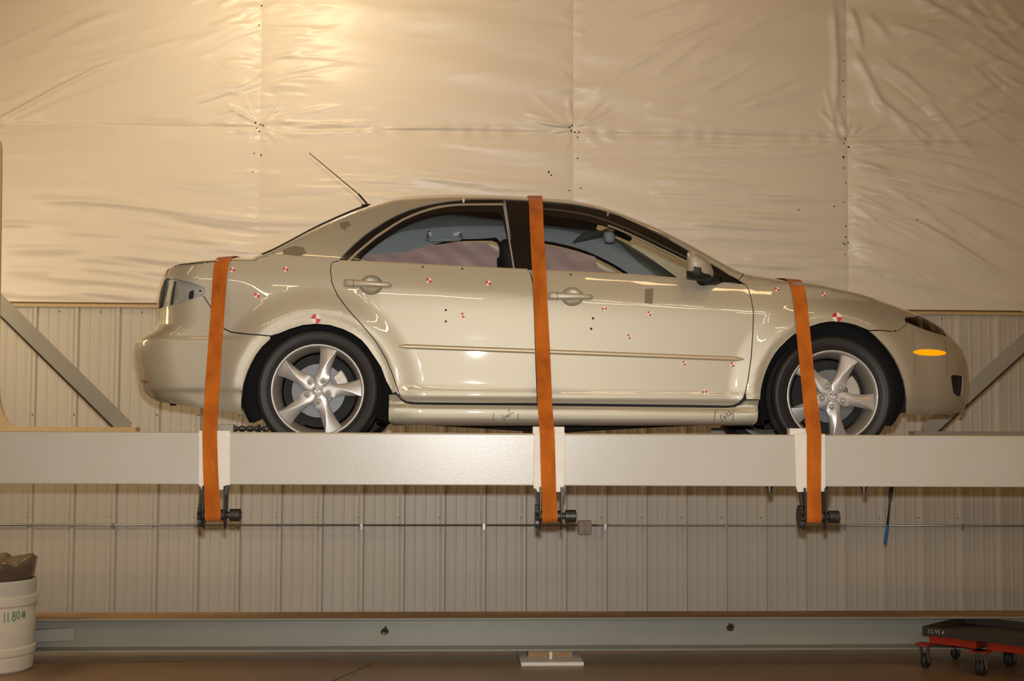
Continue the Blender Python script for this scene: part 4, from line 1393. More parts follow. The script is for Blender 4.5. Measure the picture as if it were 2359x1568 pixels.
# seats
for sx, sy, far in ((0.43, YC - 0.37, 0), (0.43, YC + 0.37, 1)):
    v, f = [], []
    prof_s = [(0.30, 1.62, 0.24, 0.10), (0.26, 1.75, 0.25, 0.10), (0.10, 2.0, 0.25, 0.09), (0.0, 2.25, 0.23, 0.07), (-0.03, 2.33, 0.17, 0.05), (-0.045, 2.36, 0.12, 0.04), (-0.05, 2.38, 0.135, 0.05), (-0.06, 2.46, 0.14, 0.055), (-0.075, 2.535, 0.12, 0.045), (-0.08, 2.555, 0.06, 0.02)]
    n = 20
    for (dx, z, hw, hd) in prof_s:
        for k in range(n):
            a = 2 * math.pi * k / n
            v.append((sx - 0.18 + dx + hd * math.copysign(abs(math.cos(a)) ** 0.7, math.cos(a)), sy + hw * math.copysign(abs(math.sin(a)) ** 0.6, math.sin(a)), z))
    for i in range(len(prof_s) - 1):
        for k in range(n):
            k2 = (k + 1) % n
            f.append((i * n + k, i * n + k2, (i + 1) * n + k2, (i + 1) * n + k))
    f.append(tuple(range((len(prof_s) - 1) * n, len(prof_s) * n)))
    obj('front_seat', v, f, M['seat'], car, smooth=True)
# roof fittings inside: grab handle, sun visors, rear-view mirror
g = lambda a, b, Y: P(a, b, Y)
mb = MB().tube([g(988, 534, 8.42), g(984, 551, 8.36), g(992, 554, 8.34), g(1058, 552, 8.34), g(1064, 548, 8.36), g(1058, 533, 8.42)], 0.010, 8)
mb.build('grab_handle', M['headliner'], car, smooth=True)
MB().bar(g(986, 540, 8.4), g(994, 540, 8.4), 0.02, 0.025).build('handle_mount', M['white'], car)
MB().bar(g(1045, 541, 8.4), g(1062, 537, 8.4), 0.02, 0.02).build('handle_mount', M['white'], car)
o = MB().add([g(1320, 560, 8.25), g(1392, 545, 8.25), g(1394, 533, 8.15), g(1345, 538, 8.15)] + [q + np.array([0, 0.02, 0.012]) for q in (g(1320, 560, 8.25), g(1392, 545, 8.25), g(1394, 533, 8.15), g(1345, 538, 8.15))],
             [(0, 1, 2, 3), (7, 6, 5, 4), (0, 4, 5, 1), (1, 5, 6, 2), (2, 6, 7, 3), (3, 7, 4, 0)]).build('sun_visor', material('visor_cloth', rgb(120, 116, 110), 0.8), car)
mb = MB().add([g(1412, 534, 7.8), g(1418, 528, 7.75), g(1455, 546, 7.7), g(1456, 551, 7.7), g(1450, 556, 7.75), g(1418, 543, 7.8)] + [g(1412, 534, 7.92), g(1418, 528, 7.87), g(1455, 546, 7.82), g(1456, 551, 7.82), g(1450, 556, 7.87), g(1418, 543, 7.92)],
              [(5, 4, 3, 2, 1, 0), (6, 7, 8, 9, 10, 11)] + [(i, (i + 1) % 6, (i + 1) % 6 + 6, i + 6) for i in range(6)])
mb.build('rear_view_mirror', M['black'], car)
mb = MB().lathe([(0.0, -0.05), (0.028, -0.045), (0.036, -0.01), (0.034, 0.03), (0.0, 0.04)], g(1404, 540, 7.9), 'z', 16)
mb.build('mirror_mount', M['headliner'], car, smooth=True)

# outside mirror
mc = [(1581, 584, .0), ]
v, f = [], []
stations = [(1581.5, 582.5, 641, 0.30), (1584, 580.5, 643, 0.6), (1590, 579.5, 644, 0.85), (1598, 579.6, 645, 0.98), (1607, 582.5, 646, 1.0), (1616, 587, 646.5, 0.95), (1624, 592, 646, 0.85), (1632, 600, 645, 0.7), (1638, 611, 643, 0.5), (1642, 620, 640, 0.3), (1644, 627, 635, 0.1)]
n = 24
for (px, yt, yb, dp) in stations:
    for k in range(n):
        a = 2 * math.pi * k / n
        t = 0.5 - 0.5 * math.copysign(abs(math.cos(a)) ** 0.7, math.cos(a))
        py = yt + (yb - yt) * t
        Y = 6.93 - 0.075 * dp * math.copysign(abs(math.sin(a)) ** 0.8, math.sin(a))
        v.append(P(px, py, Y))
for i in range(len(stations) - 1):
    for k in range(n):
        k2 = (k + 1) % n
        f.append((i * n + k, (i + 1) * n + k, (i + 1) * n + k2, i * n + k2))
f.append(tuple(range(n)))
f.append(tuple(range(len(stations) * n - 1, (len(stations) - 1) * n - 1, -1)))
# split housing into painted shell (upper) and black base (lower)
vv = np.array(v)


def is_low(fc):
    c = vv[list(fc)].mean(0)
    zz = P(1600, 624, 6.9)[2]
    xx = P(1584, 622, 6.9)[0]
    lim = P(1600, 621.5 + max(0, (c[0] - P(1600, 620, 6.9)[0]) * 470) ** 1.35 * 0.085, 6.9)[2]
    return c[2] < lim


up = [fc for fc in f if len(fc) > 4 or not is_low(fc)]
dn = [fc for fc in f if len(fc) == 4 and is_low(fc)]
comp = []
for fc in dn:
    hit = [c_ for c_ in comp if any(len(set(fc) & set(q_)) >= 2 for q_ in c_[1])]
    new = (set(fc), [fc])
    for c_ in hit:
        new[0].update(c_[0])
        new[1].extend(c_[1])
        comp.remove(c_)
    comp.append(new)
comp.sort(key=lambda c_: -len(c_[1]))
dn = comp[0][1]
for c_ in comp[1:]:
    up += c_[1]
for sg in (1, -1):
    vm = vv.copy()
    if sg < 0:
        vm[:, 1] = 2 * YC - vm[:, 1]
    pr = fd[0 if sg > 0 else 1]
    def used(fs_):
        ids = sorted({i for q in fs_ for i in q})
        mp_ = {i: k for k, i in enumerate(ids)}
        return vm[ids], [tuple(mp_[i] for i in (q if sg > 0 else q[::-1])) for q in fs_]
    a_, b_ = used(up)
    sh = obj('mirror_shell', a_, b_, M['paint'], pr, smooth=True)
    ss_ = sh.modifiers.new('s', 'SUBSURF')
    ss_.levels = 1
    ss_.render_levels = 1
    a_, b_ = used(dn)
    obj('mirror_base', a_, b_, M['black'], pr, smooth=True)
    mb = MB()
    a0, a1 = P(1618, 640, 6.95), P(1640, 640, 7.02)
    pts = [a0, a1, a1 + np.array([0.04, 0.06, -0.01])]
    if sg < 0:
        pts = [np.array([q[0], 2 * YC - q[1], q[2]]) for q in pts]
    mb.tube(pts, [0.04, 0.035, 0.03], 12)
    mb.build('mirror_foot', M['black'], pr, smooth=True)

# aerial on the roof
ant = MB().tube([g(846, 470, 7.82), g(826, 447, 7.82)], 0.006, 8).tube([g(826, 447, 7.82), g(712, 352, 7.82)], [0.0032, 0.0022], 8)
ant.build('antenna', M['black'], car)
MB().box(g(834, 477, 7.84), g(851, 470, 7.80) + np.array([0, 0, 0.0])).build('antenna_base', M['black'], car)

# survey targets, tape and holes on the paint


def sticker(px, py, rpx, rot=0):
    v, f, mi = [], [], []
    n = 24
    x, z = PS(px, py)
    rr = rpx / 445.0
    def pt(a, r_):
        q = (x + r_ * math.cos(a), z + r_ * math.sin(a))
        return (q[0], YC - float(W(q[0], q[1])) - 0.0016, q[1])
    v.append(pt(0, 0))
    for k in range(n):
        v.append(pt(rot + 2 * math.pi * k / n, rr))
    for k in range(n):
        f.append((0, 1 + k, 1 + (k + 1) % n))
        mi.append(1 if (k // (n // 4)) % 2 == 1 else 0)
    o = obj('target_sticker', v, f, [M['white'], M['red']], car)
    for p_, i in zip(o.data.polygons, mi):
        p_.material_index = i
    return o


for (px, py, r_, ro) in ((535, 621, 6, 0.5), (658, 620, 6, 0.5), (592, 680, 6.4, 0.2), (988, 646, 6.3, 0.1), (1125, 652, 6.6, 0.3), (1066, 726, 6, -0.5), (1392, 711, 5.5, 0.9), (1496, 722, 5.5, -0.3),
                         (1449, 775, 5.5, -0.4), (1576, 836, 5.5, -0.4), (1687, 839, 5.8, -0.3), (1623, 902, 5.5, 0.9), (1790, 666, 5.6, 0.2), (1897, 678, 5.6, -0.2), (728, 734, 11.2, 0.0), (1928, 730, 11.2, 0.0)):
    sticker(px, py, r_, ro)
for (px, py, r_) in ((1027, 714, 2.6), (1027, 740, 2.6), (1366, 733, 2.8), (1362, 757, 2.8), (974, 614.5, 2.2), (1065, 619, 2.2), (1315, 632, 2.2)):
    panel('moulding_hole', [PS(px + r_ * math.cos(a), py + r_ * math.sin(a)) for a in np.linspace(0, 2 * math.pi, 11)[:-1]], M['void'], car, off=0.0012, gap=0, rnd=0, thick=0.001, step=0.01)
panel('tape_patch', poly([(782, 514), (803, 509), (809, 519), (799, 523), (795, 531), (784, 524)]), M['tape'], car, off=0.0015, thick=0.001, gap=0, rnd=0)
panel('tape_patch', poly([(652, 574), (680, 566), (690, 567), (700, 570), (706, 583), (690, 590), (668, 587), (652, 586)]), M['tape'], car, off=0.0015, thick=0.001, gap=0, rnd=0)
panel('tape_patch', poly([(1486, 666), (1505, 664), (1503, 700), (1485, 698)]), M['tape'], car, off=0.0015, thick=0.001, gap=0, rnd=0)
panel('roof_label', poly([(1355, 466.5), (1367, 467), (1367, 478), (1355, 477)]), M['red'], car, off=0.001, thick=0.001, gap=0, rnd=0, step=0.01)
panel('roof_label', poly([(1355.5, 468.5), (1366.5, 469), (1366.5, 475.5), (1355.5, 475)]), M['white'], car, off=0.0022, thick=0.001, gap=0, rnd=0, step=0.01)
panel('frame_clip', poly([(1065, 456), (1071, 456), (1070, 467), (1066, 467)]), M['cream'], car, off=0.006, thick=0.006, gap=0, rnd=0.001, step=0.01)
panel('frame_clip', poly([(1399, 485), (1404, 486), (1401, 498), (1398, 497)]), M['paint_dull'], car, off=0.004, thick=0.006, gap=0, rnd=0.001, step=0.01)

# pen marks on the side skirt


def skirt_map(u_, v_, lift):
    x, z = PS(u_, v_)
    return (x, YC - float(W(x, z)) - lift, z)


lines = [[(1137, 951), (1136, 968)], [(1194, 952), (1193, 968)],
         [(1158.5, 956), (1157, 961), (1164, 968)], [(1162, 962), (1168, 956), (1172, 953.5)], [(1165, 957), (1167, 961), (1171, 957), (1173.5, 959), (1175, 955), (1179, 951), (1184, 950.5)], [(1169, 944.5), (1175, 950)], [(1174, 938.5), (1174.5, 945)]]
stroke_mesh(lines, 1.3, skirt_map, 0.0015).build('pen_mark', M['black_ink'], car)
lines = [[(1650.5, 943), (1647, 950), (1646.5, 960), (1645, 968)], [(1689, 946), (1688.5, 969)],
         [(1662, 954), (1659.5, 960), (1661, 965), (1665, 969.5)], [(1667, 958), (1670, 957.5), (1672, 961), (1671, 964.5), (1667, 961), (1667, 958)], [(1672.5, 954), (1674, 951.5), (1676, 954), (1676, 958.5), (1681, 956), (1686, 952.5)], [(1678, 945), (1683, 953), (1686, 952)]]
stroke_mesh(lines, 1.4, skirt_map, 0.0015).build('pen_mark', M['black_ink'], car)


# ------------------------------------------------------------------ wheels
def wheel(hub, rot, far=False):
    hx, hz = hub
    yo = 7.0                       # outer face
    sg = 1.0
    def Yf(y):
        return 2 * YC - y if far else y
    c = np.array([hx, 0.0, hz])

    def fix(mb):
        if far:
            mb.v = [(p[0], 2 * YC - p[1], p[2]) for p in mb.v]
            mb.f = [tuple(reversed(q)) for q in mb.f]
        return mb
    mb = MB().lathe([(0.2425, 0.004), (0.2425, 0.0), (0.232, 0.001), (0.2255, 0.012), (0.212, 0.050), (0.203, 0.085), (0.200, 0.17), (0.225, 0.20), (0.2425, 0.20)], (hx, yo + 0.012, hz), 'y', 72)
    rim = fix(mb).build('wheel', M['alloy_dark'], car, smooth=True)
    ORG[rim.name] = ORG[car.name]
    fix(MB().lathe([(0.2425, -0.0015), (0.2415, -0.0055), (0.2385, -0.0085), (0.2325, -0.0078), (0.2285, -0.002), (0.2262, 0.004)], (hx, yo + 0.010, hz), 'y', 72)).build('rim_lip', M['alloy'], rim, smooth=True)
    # tyre
    tp = [(0.2415, 0.000), (0.247, -0.006), (0.2515, -0.0075), (0.255, -0.005), (0.262, -0.0095), (0.280, -0.0125), (0.2815, -0.0105), (0.290, -0.0120), (0.2915, -0.0095), (0.300, -0.008), (0.308, -0.002), (0.3135, 0.006), (0.3165, 0.013), (0.3195, 0.022),
          (0.3205, 0.045), (0.3165, 0.047), (0.3165, 0.054), (0.3215, 0.056), (0.322, 0.085), (0.317, 0.087), (0.317, 0.095), (0.3222, 0.097), (0.3222, 0.125), (0.317, 0.127), (0.317, 0.135), (0.3215, 0.137), (0.3205, 0.18), (0.314, 0.20), (0.29, 0.222), (0.2425, 0.212)]
    o = fix(MB().lathe(tp, (hx, yo + 0.003, hz), 'y', 96)).build('tyre', M['tyre'], rim)
    autosmooth(o, 40)
    # five swept spokes
    R_ = [0.030, 0.046, 0.060, 0.075, 0.090, 0.110, 0.136, 0.160, 0.185, 0.210, 0.2265]
    ua = pchip([0.03, 0.058, 0.072, 0.086, 0.110, 0.136, 0.18, 0.21, 0.23], [36, 34, 27.5, 21.5, 16.2, 14, 13.2, 13.8, 14.4])
    la = pchip([0.03, 0.058, 0.072, 0.085, 0.100, 0.115, 0.157, 0.20, 0.23], [-36, -37, -36, -30, -21, -16, -11.8, -10, -9.0])
    ra = pchip([0.03, 0.06, 0.11, 0.157, 0.20, 0.23], [6, 5, 3, -2.5, -6.5, -8.6])
    yr = pchip([0.03, 0.05, 0.09, 0.15, 0.20, 0.23], [0.010, 0.010, 0.008, 0.006, 0.010, 0.014])
    for s in range(5):
        base = rot + 72 * s
        v, f = [], []
        for r_ in R_:
            a_u, a_l, a_r = float(ua(r_)), float(la(r_)), float(ra(r_))
            y0 = yo + float(yr(r_))
            k = smooth01((r_ - 0.05) / 0.10)
            secs = [(a_l, 0.045), (a_l, 0.014 * k + 0.002), (a_l + 1.2, 0.010 * k + 0.001), (a_r - (a_r - a_l) * 0.45, 0.005 * k), (a_r - 0.8, -0.0006), (a_r + 0.8, -0.0006),
                    (a_r + (a_u - a_r) * 0.5, 0.0065 * k), (a_u - 1.2, 0.015 * k + 0.001), (a_u, 0.019 * k + 0.002), (a_u, 0.045)]
            for an, dy in secs:
                a = math.radians(base + float(an))
                v.append((hx + r_ * math.cos(a), y0 + dy, hz + r_ * math.sin(a)))
        m_ = 10
        for i in range(len(R_) - 1):
            for k in range(m_ - 1):
                q = (i * m_ + k, i * m_ + k + 1, (i + 1) * m_ + k + 1, (i + 1) * m_ + k)
                f.append(q)
        mb = MB().add(v, [tuple(reversed(q)) for q in f])
        o = fix(mb).build('spoke', M['alloy'], rim)
        autosmooth(o, 50)
        # lug nut in its pocket
        a = math.radians(rot + 57 + 72 * s)
        lc = np.array([hx + 0.0575 * math.cos(a), yo + 0.004, hz + 0.0575 * math.sin(a)])
        fix(MB().lathe([(0.0178, 0.0005), (0.0172, -0.0005), (0.0135, 0.0045), (0.012, 0.02)], lc, 'y', 20)).build('lug_seat', M['alloy_dark'], rim, smooth=True)
        fix(MB().lathe([(0.0, -0.012), (0.0065, -0.0105), (0.011, -0.005), (0.0122, 0.0), (0.0122, 0.012)], lc, 'y', 12)).build('lug_nut', M['chrome'], rim, smooth=True)
    # hub cap with ring and winged emblem
    fix(MB().lathe([(0.0, -0.0046), (0.012, -0.0044), (0.024, -0.0040), (0.0265, -0.0028), (0.0285, 0.001), (0.029, 0.012), (0.05, 0.016)], (hx, yo + 0.002, hz), 'y', 32)).build('hub_cap', M['hub_silver'], rim, smooth=True)
    em = MB()
    ring = [(hx + 0.0205 * math.cos(t), yo - 0.0030, hz + 0.0165 * math.sin(t)) for t in np.linspace(0, 2 * math.pi, 33)]
    em.tube(ring, 0.0015, 6, cap=False)
    wing = [(-0.0200, 0.0035), (-0.013, 0.0085), (-0.006, 0.0065), (0.0, -0.0005), (0.006, 0.0065), (0.013, 0.0085), (0.0200, 0.0035)]
    ca, sa = math.cos(math.radians(rot - 2 + 8)), math.sin(math.radians(rot - 2 + 8))
    em.tube([(hx + p[0], yo - 0.0034, hz + p[1]) for p in wing], 0.0017, 6)
    fix(em).build('emblem', M['steel_dark'], rim, smooth=True)
    # brake disc and caliper
    fix(MB().lathe([(0.05, 0.04), (0.082, 0.042), (0.084, 0.060), (0.1395, 0.060), (0.140, 0.062), (0.140, 0.080), (0.05, 0.080)], (hx, yo, hz), 'y', 56)).build('brake_disc', M['disc'], rim, smooth=False)
    pl = []
    for r_, sgn in ((0.160, 1), (0.098, -1)):
        for t in np.linspace(-6, 44, 9)[::sgn]:
            a = math.radians(t)
            pl.append((hx + r_ * math.cos(a), hz + r_ * math.sin(a)))
    o = fix(MB().prism(pl, yo + 0.048, yo + 0.10)).build('brake_caliper', M['caliper'], rim)
    bevel(o, 0.006, 2)
    # backing plate (dark)
    fix(MB().lathe([(0.0, 0.115), (0.19, 0.115), (0.195, 0.14), (0.0, 0.15)], (hx, yo, hz), 'y', 40)).build('dust_shield', M['void'], rim)
    return rim


wheel(HUB_R, 2.0)
wheel(HUB_F, -10.0)
wheel(HUB_R, 30.0, True)
wheel(HUB_F, 12.0, True)

# ------------------------------------------------------------------ pink sheets hung in the far windows


def far_sheet(name, pts, mat, off, amp, label, cat, grp=None, seed=1):
    pl = []
    for a, b in pts:
        Y = 8.6
        for _ in range(10):
            p = P(a, b, Y)
            Y = 0.5 * Y + 0.5 * (YC + float(W(p[0], p[2])) + off)
        pl.append((p[0], p[2]))
    rs = np.random.RandomState(seed)
    wv = [(rs.uniform(4, 30), rs.uniform(8, 60), rs.uniform(0, 6)) for _ in range(10)]
    o2 = densify(pl, 0.02)
    lo, hi = np.min(o2, 0), np.max(o2, 0)
    G = np.array([(x, z) for x in np.arange(lo[0], hi[0], 0.012) for z in np.arange(lo[1], hi[1], 0.012)])
    G = G[inside(o2, G)]
    G = G[dist_to(o2, G) > 0.006]
    pts_ = [Vector(p) for p in o2] + [Vector(p) for p in G]
    vo, eo, fo, ov, oe, of_ = delaunay_2d_cdt(pts_, [(i, (i + 1) % len(o2)) for i in range(len(o2))], [], 0, 1e-5)
    V2 = np.array([(p.x, p.y) for p in vo])
    T = np.array(fo)
    T = T[inside(o2, V2[T].mean(1))]
    d = np.zeros(len(V2))
    for a, b, ph in wv:
        d += amp * np.sin(a * V2[:, 0] + b * V2[:, 1] + ph + 1.5 * np.sin(9 * V2[:, 0] + ph))
    y = YC + W(V2[:, 0], V2[:, 1]) + off + d * 0.3
    n = len(V2)
    v = [(V2[i, 0], y[i], V2[i, 1]) for i in range(n)] + [(V2[i, 0], y[i] + 0.003, V2[i, 1]) for i in range(n)]
    f = T.tolist() + [[i + n for i in t[::-1]] for t in T.tolist()]
    o = obj(name, v, f, mat, None, smooth=True)
    return tag(o, label, cat, grp)


far_sheet('plastic_sheet', [(842, 588), (880, 584), (940, 580), (985, 566), (1040, 559), (1080, 558), (1120, 560), (1160, 585), (1165, 625), (1100, 622), (840, 608)], M['pink'], -0.075, 0.006,
          'wrinkled pink sheet hung inside the far rear door window', 'sheet', None, 4)
far_sheet('plastic_sheet', [(1225, 560), (1262, 567), (1310, 575), (1350, 585), (1372, 592), (1371, 600), (1378, 615), (1395, 624), (1420, 627), (1448, 633), (1225, 628)], M['pink'], -0.075, 0.006,
          'wrinkled pink sheet hung inside the far front door window', 'sheet', None, 9)

# ------------------------------------------------------------------ raised platform (tilt table) under the car
ZT, ZB = 1.486, 1.231
BY = 6.70
plat = thing('tilt_platform', (0.3, 7.87, FLOOR), 'raised white steel beam platform carrying the beige sedan', 'platform')
XL, XR = -4.7, 5.0


def channel(y0, back, name, mat, ZT=ZT, ZB=ZB):
    """C channel, web at y0, flanges running towards back."""
    s = 1 if back > y0 else -1
    t = 0.012 * s
    prof_ = [(y0, ZB), (y0, ZT), (back, ZT), (back, ZT - 0.014), (y0 + t, ZT - 0.014), (y0 + t, ZB + 0.014), (back, ZB + 0.014), (back, ZB)]
    o = MB().prism(prof_, XL, XR, 'x').build(name, mat, plat)
    bevel(o, 0.006, 2)
    return o


channel(BY, BY + 0.10, 'platform_beam', M['beam_white'])
channel(9.05, 8.92, 'platform_beam', M['beam_white'], ZT - 0.04, ZB - 0.04)
MB().box((XL, BY + 0.004, ZT + 0.0004), (XR, BY + 0.098, ZT + 0.002)).build('beam_top_scale', M['beam_tan'], plat)
MB().box((XL, 8.925, ZT - 0.0398), (P(312, 990, 8.92)[0], 9.046, ZT + 0.004)).build('deck_strip', M['beam_tan'], plat)
MB().box((P(2108, 1000, 8.92)[0], 8.925, ZT - 0.0398), (XR, 9.046, ZT + 0.002)).build('deck_strip', M['grey_paint'], plat)
for c in (HUB_R, HUB_F):
    o = MB().box((c[0] - 0.42, BY + 0.012, 1.30), (c[0] + 0.42, 9.035, 1.377)).build('wheel_tray', M['grey_paint'], plat)
for x in (-2.2, 0.55, 3.2):
    o = MB().box((x - 0.05, BY + 0.012, 1.26), (x + 0.05, 9.035, 1.36)).build('cross_member', M['grey_paint'], plat)
# legs outside the picture
for x0, x1 in ((-3.9, -3.6), (4.3, 4.6)):
    for y0, y1 in ((6.72, 6.86), (8.92, 9.04)):
        MB().box((x0, y0, FLOOR), (x1, y1, ZB + 0.002 - (0.04 if y0 > 8 else 0))).build('support_leg', M['beam_white'], plat)
# upright plate at the left edge with its filleted foot
up_ = [(-170, 300), (-8, 318), (2, 326), (4.5, 338), (4, 420), (1.5, 600), (-1, 760), (-2, 870), (0, 915), (4, 938), (11, 957), (22, 973), (36, 984), (56, 992.5), (-170, 992)]
pl = [P(a, b, BY + 0.03)[[0, 2]] for a, b in up_]
o = MB().prism([(p[0], max(p[1], ZT)) for p in pl], BY + 0.02, BY + 0.04).build('upright_plate', M['beam_tan'], plat)
# diagonal braces on the far side
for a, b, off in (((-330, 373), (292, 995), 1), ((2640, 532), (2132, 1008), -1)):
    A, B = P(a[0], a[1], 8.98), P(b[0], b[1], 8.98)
    B[2] = max(B[2], ZT - 0.005)
    h = 0.100 if off > 0 else 0.098
    MB().bar(A, B, 0.008, h, (0, 1, 0)).build('diagonal_brace', M['grey_paint'], plat)
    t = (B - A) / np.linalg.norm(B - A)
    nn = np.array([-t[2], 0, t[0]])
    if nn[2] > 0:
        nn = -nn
    MB().bar(A + nn * (h / 2 + 0.008) + np.array([0, 0.03, 0]), B + nn * (h / 2 + 0.008) + np.array([0, 0.03, 0]), 0.06, 0.016, (0, 1, 0)).build('brace_shade_bar', M['steel_dark'], plat)  # dark bar added to paint in the shaded underside of the brace
for px, py in ((-330, 373), (2640, 532)):
    q = P(px, py, 8.98)
    MB().box((q[0] - 0.07, 8.985, ZT - 0.045), (q[0] + 0.07, 9.045, q[2] + 0.12)).build('upright_post', M['beam_white'], plat)
g0 = [P(a, b, 8.91) for a, b in ((1638, 985), (1662, 985), (1672, 1003), (1638, 1003))]
MB().prism([(p[0], max(p[2], ZT - 0.035)) for p in g0], 8.905, 8.917).build('gusset', M['grey_paint'], plat)
# wrapping plates where the straps cross the near beam
for pts, blk in (([(457.5, 991.5), (530.5, 991.5), (530, 1116), (522, 1127), (466, 1131), (462, 1121), (457, 1117)], ((502, 977), (539, 991))),
                 ([(1230, 997), (1302, 996), (1301, 1124), (1294, 1133), (1238, 1133), (1235, 1126), (1229, 1124)], ((1227, 982), (1300, 996))),
                 ([(1830, 1000), (1901, 999.5), (1903, 1120), (1899, 1132), (1838, 1133), (1834, 1122)], ((1817, 986), (1860, 1001)))):
    pl = [P(a, b, BY - 0.008)[[0, 2]] for a, b in pts]
    o = MB().prism(pl, BY - 0.008, BY - 0.0004).build('strap_plate', M['plate_white'], plat)
    bevel(o, 0.002, 1)
    a, b = P(blk[0][0], blk[0][1], BY + 0.03), P(blk[1][0], blk[1][1], BY + 0.03)
    o = MB().box((a[0], BY + 0.01, ZT), (b[0], BY + 0.07, a[2])).build('top_block', M['plate_white'] if blk[0][0] > 600 else M['grey_paint'], plat)
    bevel(o, 0.004, 2)
# bolts under the near beam
for px in (1773, 1990):
    q = P(px, 1124, BY + 0.05)
    MB().lathe([(0.0, -0.034), (0.012, -0.032), (0.012, -0.012), (0.018, -0.012), (0.018, 0.0)], (q[0], q[1], ZB), 'z', 12).build('bolt', M['steel_dark'], plat)

# chain lying on the beam behind the rear wheel
ch = thing('chain', P(575, 993, BY + 0.06), 'short black chain lying on the white beam beside the rear tyre', 'chain')
ORG[ch.name][2] = ZT + 0.002
ch.location = ORG[ch.name]
for i in range(9):
    q = P(540 + i * 9.0, 990, BY + 0.06)
    z = ZT + 0.002 + (0.012 if i % 2 else 0.0165)
    ring = []
    for t in np.linspace(0, 2 * math.pi, 17):
        if i % 2:
            ring.append((q[0] + 0.017 * math.cos(t), q[1] + 0.011 * math.sin(t), z))
        else:
            ring.append((q[0] + 0.017 * math.cos(t), q[1], z + 0.011 * math.sin(t)))
    MB().tube(ring, 0.0052, 8, cap=False).build('link', M['black'], ch, smooth=True)
q = P(596, 985, BY + 0.06)
MB().lathe([(0.0, 0.040), (0.006, 0.038), (0.008, 0.030), (0.008, 0.0)], (q[0], q[1] + 0.015, ZT + 0.002), 'z', 10).build('hook_pin', M['black'], ch, smooth=True)

# ------------------------------------------------------------------ straps and winches
STRAPS = [
    ('orange webbing strap over the trunk of the beige sedan', [(498, 532.6, 597, 0), (494, 528, 606, 0), (492, 525, 618, 0), (490, 522.5, 640, 1), (485, 516.8, 726, 1), (479, 511.4, 803, 1), (473, 507, 879, 1), (467.5, 500.5, 985, 2), (466.2, 500, 993, 3), (467.5, 502, 1075, 3), (470, 505, 1132, 3), (472, 508.5, 1180, 3)]),
    ('orange webbing strap over the roof of the beige sedan', [(1217.3, 1249, 451.5, 0), (1218, 1250, 462, 0), (1219, 1251, 485, 1), (1220, 1252, 516, 1), (1222, 1254, 555, 1), (1224, 1256, 592, 1), (1226, 1258, 625, 1), (1227.3, 1259.3, 650, 0), (1228.3, 1260.2, 668, 0), (1229.2, 1261, 690, 0), (1230.5, 1262.5, 720, 0), (1233.6, 1267, 803, 0), (1239, 1272.5, 937, 1), (1242.8, 1276.8, 990, 2), (1243.6, 1277.7, 998, 3), (1245, 1279.5, 1065, 3), (1247, 1281, 1132, 3), (1249, 1284.5, 1182, 3)]),
    ('orange webbing strap over the hood in front of the front wheel', [(1816, 1848, 649, 0), (1820, 1852.5, 660, 0), (1824, 1856, 672, 0), (1830, 1861, 712, 1), (1835.5, 1867.5, 777, 1), (1843, 1874.5, 853, 1), (1850, 1883.5, 927, 1), (1857, 1891.5, 993, 2), (1858.7, 1892, 1000, 3), (1858.7, 1891.5, 1070, 3), (1858.7, 1891, 1132, 3), (1858.7, 1893, 1185, 3)]),
]
winch_x = []
